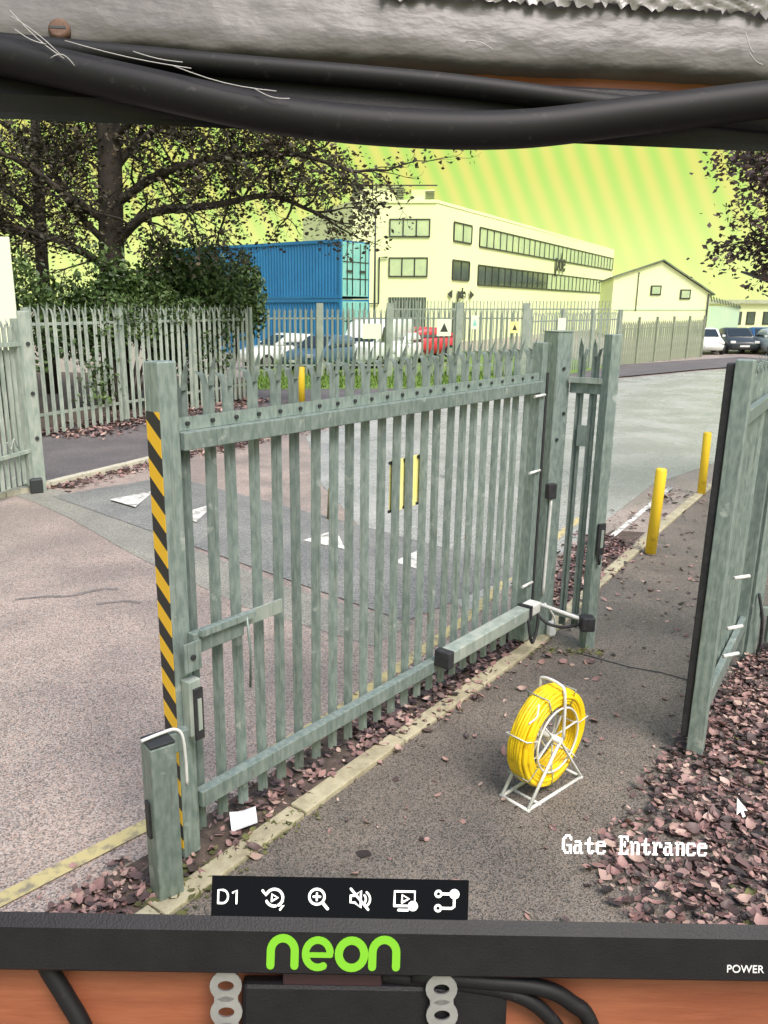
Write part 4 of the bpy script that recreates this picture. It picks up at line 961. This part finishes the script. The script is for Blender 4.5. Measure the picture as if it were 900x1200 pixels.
# lettering drawn as round ended strokes
def stroke(mb, pts, wd, z0, z1, closed=False):
    P = [Vector((x * S, y * S, 0)) for x, y in pts]; n = len(P); hw = wd * S / 2; a, b = [], []
    for i, p in enumerate(P):
        d = (P[(i + 1) % n] - P[i - 1]) if closed else (P[min(i + 1, n - 1)] - P[max(i - 1, 0)])
        d.normalize(); q = Vector((-d.y, d.x, 0)) * hw; a.append(p + q); b.append(p - q)
    if closed:
        v = a + b
        top = [(x.x, x.y, z1 * S) for x in v]; mb.add(top, [(i, n + i, n + (i + 1) % n, (i + 1) % n) for i in range(n)])
        for lst in (a, b): mb.add([(x.x, x.y, z0 * S) for x in lst] + [(x.x, x.y, z1 * S) for x in lst], [(i, (i + 1) % n, n + (i + 1) % n, n + i) for i in range(n)])
        return
    def cap(c, d):
        base = math.atan2(d.y, d.x); return [c + Vector((math.cos(base + t), math.sin(base + t), 0)) * hw for t in (R(-54), R(-18), R(18), R(54))]
    loop = b + cap(P[-1], P[-1] - P[-2]) + a[::-1] + cap(P[0], P[0] - P[1])
    m_ = len(loop); half = list(range(m_))
    # strip of quads for the body, fans for the ends
    for i in range(n - 1): mb.quad(*[(q.x, q.y, z1 * S) for q in (b[i], b[i + 1], a[i + 1], a[i])])
    for c0_, c1_, e in ((b[-1], a[-1], cap(P[-1], P[-1] - P[-2])), (a[0], b[0], cap(P[0], P[0] - P[1]))):
        mb.quad(*[(q.x, q.y, z1 * S) for q in [c0_] + e + [c1_]])
    mb.add([(q.x, q.y, z0 * S) for q in loop] + [(q.x, q.y, z1 * S) for q in loop], [(i, (i + 1) % m_, m_ + (i + 1) % m_, m_ + i) for i in range(m_)])
def arc(cx_, cy_, rx, ry, a0, a1, n=14): return [(cx_ + rx * math.cos(R(a0 + (a1 - a0) * i / n)), cy_ + ry * math.sin(R(a0 + (a1 - a0) * i / n))) for i in range(n + 1)]
LX, LY = -79, -526   # left end and foot of the lettering on the bezel
def letter(fn):
    mb = MB(); fn(mb); mb.build('logo_letter', M['green'], mon)
def n_(ox): return lambda mb: stroke(mb, [(ox + 5, LY + 4), (ox + 5, LY + 14)] + arc(ox + 19, LY + 21, 14, 15, 180, 0) + [(ox + 33, LY + 14), (ox + 33, LY + 4)], 9.5, .3, 1.2)
letter(n_(LX)); letter(n_(LX + 119))
letter(lambda mb: stroke(mb, arc(LX + 99.5, LY + 18.5, 15, 16, 0, 345, 23), 9.5, .3, 1.2, closed=True))
letter(lambda mb: (stroke(mb, arc(LX + 60, LY + 18.5, 14.5, 16, 8, 298, 22), 8.5, .3, 1.2), stroke(mb, [(LX + 46, LY + 17), (LX + 75, LY + 17)], 6, .35, 1.3)))
def screen_text(body_, x, y, size, name, m, z=.4, extrude=.0002):
    c = bpy.data.curves.new(name, 'FONT'); c.body = body_; c.size = size * S; c.extrude = extrude; c.materials.append(m)
    o = bpy.data.objects.new(name, c); COL.objects.link(o); o.parent = mon; o.location = (x * S, y * S, z * S); return text_mesh(o)
screen_text('POWER', 466, -522, 13, 'power_lettering', M['print'])
# screen read-outs, set in the open frame where the screen would be
ZS = -8.5
tb_ = MB().box(-146 * S, 158 * S, (Y0 + .5) * S, (Y0 + 47) * S, (ZS - 1.5) * S, ZS * S).build('toolbar', M['ui_black'], mon)
def icon(name, fn):
    mb = MB(); fn(mb); o = mb.build(name, M['ui_white'], tb_); return o
IY = Y0 + 23
icon('channel_lettering', lambda mb: (stroke(mb, [(-138, Y0 + 15.5), (-138, Y0 + 31)] + [(-133, Y0 + 31)] + arc(-133, Y0 + 23.2, 6.5, 7.8, 85, -85, 10) + [(-138, Y0 + 15.5)], 2.2, ZS + .2, ZS + .9), stroke(mb, [(-121, Y0 + 28), (-116.5, Y0 + 31), (-116.5, Y0 + 15.5)], 2.2, ZS + .2, ZS + .9)))
icon('replay_icon', lambda mb: (stroke(mb, arc(-72, IY, 10, 10, 150, -60, 16), 3, ZS + .2, ZS + .9), stroke(mb, arc(-72, IY, 10, 10, 205, 280, 8), 3, ZS + .2, ZS + .9), stroke(mb, [(-75, IY - 4), (-75, IY + 4), (-68, IY), (-75, IY - 4)], 2.4, ZS + .2, ZS + .9), stroke(mb, [(-86, IY + 8), (-82, IY + 3), (-78, IY + 8)], 3, ZS + .2, ZS + .9), stroke(mb, [(-62, IY - 4), (-66, IY - 10), (-61, IY - 9), (-65, IY - 14)], 2.4, ZS + .2, ZS + .9)))
icon('zoom_icon', lambda mb: (stroke(mb, arc(-22, IY + 2, 9, 9, 0, 345, 20), 2.8, ZS + .2, ZS + .9, True), stroke(mb, [(-15, IY - 5), (-9, IY - 12)], 3.4, ZS + .2, ZS + .9), stroke(mb, [(-26, IY + 2), (-18, IY + 2)], 2.4, ZS + .2, ZS + .9), stroke(mb, [(-22, IY - 2), (-22, IY + 6)], 2.4, ZS + .3, ZS + 1)))
icon('mute_icon', lambda mb: (stroke(mb, [(18, IY + 4), (18, IY - 4), (23, IY - 4), (30, IY - 10), (30, IY + 10), (23, IY + 4), (18, IY + 4)], 2.6, ZS + .2, ZS + .9), stroke(mb, arc(31, IY, 5, 6, -50, 50, 8), 2.4, ZS + .2, ZS + .9), stroke(mb, arc(31, IY, 10, 10, -55, 55, 8), 2.4, ZS + .2, ZS + .9), stroke(mb, [(18, IY + 12), (39, IY - 12)], 2.8, ZS + .3, ZS + 1)))
icon('playback_icon', lambda mb: (stroke(mb, [(70, IY - 7), (70, IY + 10), (94, IY + 10), (94, IY - 7), (70, IY - 7)], 2.8, ZS + .2, ZS + .9), stroke(mb, [(79, IY - 3), (79, IY + 6), (87, IY + 1.5), (79, IY - 3)], 2.4, ZS + .2, ZS + .9), stroke(mb, [(75, IY - 12), (86, IY - 12)], 2.8, ZS + .2, ZS + .9), stroke(mb, arc(92, IY - 7, 3, 3, 0, 345, 12), 6, ZS + .3, ZS + 1, True)))
icon('route_icon', lambda mb: (stroke(mb, [(126, IY + 8), (138, IY + 8), (141, IY + 6), (141, IY - 7), (138, IY - 9), (127, IY - 9)], 3, ZS + .2, ZS + .9), stroke(mb, arc(122, IY + 8, 3.5, 3.5, 0, 345, 12), 2.6, ZS + .2, ZS + .9, True), stroke(mb, arc(122, IY - 9, 3.5, 3.5, 0, 345, 12), 2.6, ZS + .2, ZS + .9, True), stroke(mb, arc(141, IY + 8, 3, 3, 0, 345, 12), 6, ZS + .3, ZS + 1, True)))
GLY = {'G': (0, '3C66C2C0C0DEC6C6663A'), 'a': (3, '780C7CCCCCCC76'), 't': (0, '103030FC303030361C'), 'e': (3, '7CC6FEC0C0C67C'), 'E': (0, 'FE6662687868606266FE'), 'n': (3, 'DC666666666666'), 'r': (3, 'DC7666606060F0'), 'c': (3, '7CC6C0C0C0C67C')}
cap_ = MB(); pw, ph = 1.70, 2.25
for i, ch in enumerate('Gate Entrance'):
    if ch == ' ': continue
    off, hx = GLY[ch]
    rows = [int(hx[k:k + 2], 16) for k in range(0, len(hx), 2)]
    if ch == 't': off = 1
    for r_, bits in enumerate(rows):
        run = None
        for k in range(9):
            on = k < 8 and bits & (0x80 >> k)
            if on and run is None: run = k
            if not on and run is not None:
                x0 = 268 + (i * 8 + run) * pw; x1 = 268 + (i * 8 + k) * pw; y1 = -366 - (off + r_) * ph
                cap_.box(x0 * S, x1 * S, (y1 - ph) * S, y1 * S, (ZS - .3) * S, ZS * S); run = None
cap_.build('caption_lettering', M['ui_white'], mon)
ax, ay = 478, -318
MB().prism([((ax + x) * S, (ay + y) * S) for x, y in ((0, 0), (0, -20), (4.5, -16), (7.5, -23), (10.5, -21.7), (7.6, -15), (13, -15))], (ZS - .3) * S, ZS * S).build('mouse_pointer', M['ui_white'], mon)
# wall board behind the monitor
wm = frame_mesh([(-2600, 2600, -2400, 1700, -44), (X0 - 45, X1 + 45, Y0 - 45, Y1 + 45, -44), (X0 - 45, X1 + 45, Y0 - 45, Y1 + 45, -66), (-2600, 2600, -2400, 1700, -66), (-2600, 2600, -2400, 1700, -44)])
wall = at_mon(wm.build('wall', M['ply'])); wall['kind'] = 'structure'
# grey film covered ledge over the monitor
lb_ = MB(); rg = random.Random(4); nx, rows_ = 260, [(545, -40), (545, -6), (552, 0), (575, 3), (600, 1), (640, 4), (668, 9), (676, 16), (720, 20), (760, 18)]
vv = []
for j, (yy, zz) in enumerate(rows_):
    for i in range(nx + 1):
        x = -2600 + 5200 * i / nx; am = 0 if j < 2 else 1.6
        vv.append((x * S, (yy + (1.6 * math.sin(x * .021 + j) + rg.gauss(0, .8)) * (1 if j else 0)) * S, (zz + am * (math.sin(x * .05 + j * 1.3) + rg.gauss(0, .7))) * S))
ff_ = [(j * (nx + 1) + i, j * (nx + 1) + i + 1, (j + 1) * (nx + 1) + i + 1, (j + 1) * (nx + 1) + i) for j in range(len(rows_) - 1) for i in range(nx)]
le = empty('ledge', label='dusty grey film wrapped ledge with a wood edge above the monitor', cat='ledge'); at_mon(le)
lb_.add(vv, ff_, True); lb_.build('wrapped_board', M['film'], le)
MB().box(-2600 * S, 2600 * S, 500 * S, 585 * S, -43 * S, -27 * S, 1.5 * S).build('wood_batten', M['ply'], le)
fold = MB()
cv, cn, cm = [], 320, 9
for j in range(cm):
    for i in range(cn + 1):
        x = 20 + 1500 * i / cn; e_ = 1 - j / (cm - 1)
        cv.append(((x + rg.gauss(0, .8)) * S, (611 + j * 3.2 + 3.5 * math.sin(x * .04) * (1 - e_) + rg.gauss(0, .6) + (rg.gauss(0, 3) if j == 0 else 0)) * S, (9 + j * .8 + rg.gauss(0, .8) + 1.3 * math.sin(x * .23 + j * 1.7)) * S))
fold.add(cv, [(j * (cn + 1) + i, j * (cn + 1) + i + 1, (j + 1) * (cn + 1) + i + 1, (j + 1) * (cn + 1) + i) for j in range(cm - 1) for i in range(cn)], True)
fold.build('film_crease', mat('clear_crumpled_film', (.30, .285, .28), (.18, .17, .165), 60, .25), le)
sc = at_mon(empty('screw', label='brown rusty screw head in the ledge, upper left of the monitor', cat='screw'))
sc.matrix_world = MW @ Matrix.Translation((-350 * S, 556 * S, 4 * S))
MB().tube([(0, 0, -6 * S), (0, 0, 3 * S), (0, 0, 6 * S)], [12 * S, 12.5 * S, 9 * S], 14).build('head', M['rust'], sc)
MB().box(-9 * S, 9 * S, -1.3 * S, 1.3 * S, 6.05 * S, 6.6 * S).build('slot', M['bolt'], sc)
# cables hanging across the top
def cable(name, pts, r, label, m='gloss_black'):
    o = MB().tube(smooth_path([(x * S, y * S, z * S) for x, y, z in pts], 8), r * S, 12).build(name, M[m]); tag(o, label, 'cable'); return at_mon(o)
cable('cable', [(-1800, 640, 30), (-1000, 590, 20), (-640, 560, 16), (-480, 528, 18), (-392, 512, 20), (-250, 486, 22), (-100, 461, 22), (40, 452, 22), (180, 456, 22), (330, 480, 21), (508, 509, 20), (700, 530, 18), (1000, 545, 14), (1800, 560, 10)], 21, 'thick black cable sagging in front of the top of the monitor')
cable('cable', [(-1800, 600, 30), (-1000, 560, 12), (-640, 548, 6), (-392, 534, 8), (-150, 522, 9), (90, 512, 9), (300, 496, 8), (520, 484, 6), (700, 480, 14), (1000, 515, 14), (1800, 530, 10)], 12, 'thinner black cable lying along the upper edge of the monitor')
# cobweb strands over the cable
cw = at_mon(empty('cobweb', label='dusty cobweb strands strung over the cables above the monitor', cat='cobweb'))
for a, b, sag in (((-392, 552, 44), (-330, 500, 46), 4), ((-390, 545, 44), (-335, 505, 46), -3), ((-330, 520, 46), (-190, 495, 47), 3), ((-345, 500, 46), (-318, 492, 47), -8), ((-210, 497, 47), (-95, 474, 47), 5), ((-255, 512, 45), (-200, 502, 46), 2), ((-120, 476, 47), (-80, 466, 48), 4), ((120, 560, 12), (150, 545, 24), -4), ((448, 585, 14), (458, 560, 16), 5), ((452, 560, 16), (470, 548, 14), 3), ((-385, 530, 46), (-350, 515, 46), 3)):
    A, B_ = Vector(a), Vector(b); pts = [(A.lerp(B_, t / 6) + Vector((0, -sag * math.sin(math.pi * t / 6), 0))) * S for t in range(7)]
    MB().tube(pts, .55 * S, 4).build('strand', M['web'], cw)
# fittings below the monitor
def strap(x, label):
    o = at_mon(empty('strap', label=label, cat='strap', group='perforated straps under the monitor'))
    o.matrix_world = MW @ Matrix.Translation((x * S, -560 * S, -14 * S)) @ Matrix.Rotation(R(3), 4, 'Z')
    mb = MB()
    for k in range(4):
        cy_ = 6 - k * 31; n = 20; v = []
        for z in (0, 3):
            for rad in (19, 8):
                v += [(rad * (1 if rad == 8 else (.95 + .05 * math.cos(4 * math.pi * i / n))) * math.cos(2 * math.pi * i / n) * S * (1 if rad == 19 else 1.2), (cy_ + rad * math.sin(2 * math.pi * i / n) * (1 if rad == 19 else .75)) * S, z * S) for i in range(n)]
        f = []
        for i in range(n):
            j = (i + 1) % n
            f += [(i, j, n + j, n + i)[::-1], (2 * n + i, 2 * n + j, 3 * n + j, 3 * n + i), (i, 2 * n + i, 2 * n + j, j)[::-1], (n + i, n + j, 3 * n + j, 3 * n + i)[::-1]]
        mb.add(v, f)
        if k < 3: mb.box(-14 * S, 14 * S, (cy_ - 23) * S, (cy_ - 8) * S, .2 * S, 2.8 * S)
    mb.build('perforated_plate', M['strap'], o)
strap(-126, 'perforated zinc strap under the monitor, beside the logo letter n'); strap(130, 'perforated zinc strap under the monitor, nearer the bundled cables')
mt = at_mon(empty('mount_bracket', label='black mounting bracket under the monitor between the zinc straps', cat='bracket'))
MB().box(-108 * S, 212 * S, -760 * S, -556 * S, -43 * S, -20 * S, 6 * S).build('plate', M['plastic'], mt)
MB().box(-60 * S, 60 * S, -560 * S, -538 * S, -42 * S, -22 * S, 3 * S).build('neck', mat('dark_maroon_plastic', (.035, .012, .018), None, rough=.4), mt)
cable('cable', [(-352, -520, -26), (-338, -548, -27), (-318, -580, -28), (-290, -630, -28), (-240, -760, -28)], 11, 'black cable dropping below the monitor on the bare wood side')
cable('cable', [(95, -543, -24), (180, -549, -22), (250, -556, -22), (290, -575, -24), (318, -610, -25), (350, -760, -26)], 10, 'black cable curling down under the monitor, outer of the pair')
cable('cable', [(60, -548, -30), (160, -556, -26), (220, -566, -25), (262, -592, -26), (290, -640, -27), (310, -760, -28)], 9, 'black cable curling down under the monitor, inner of the pair')
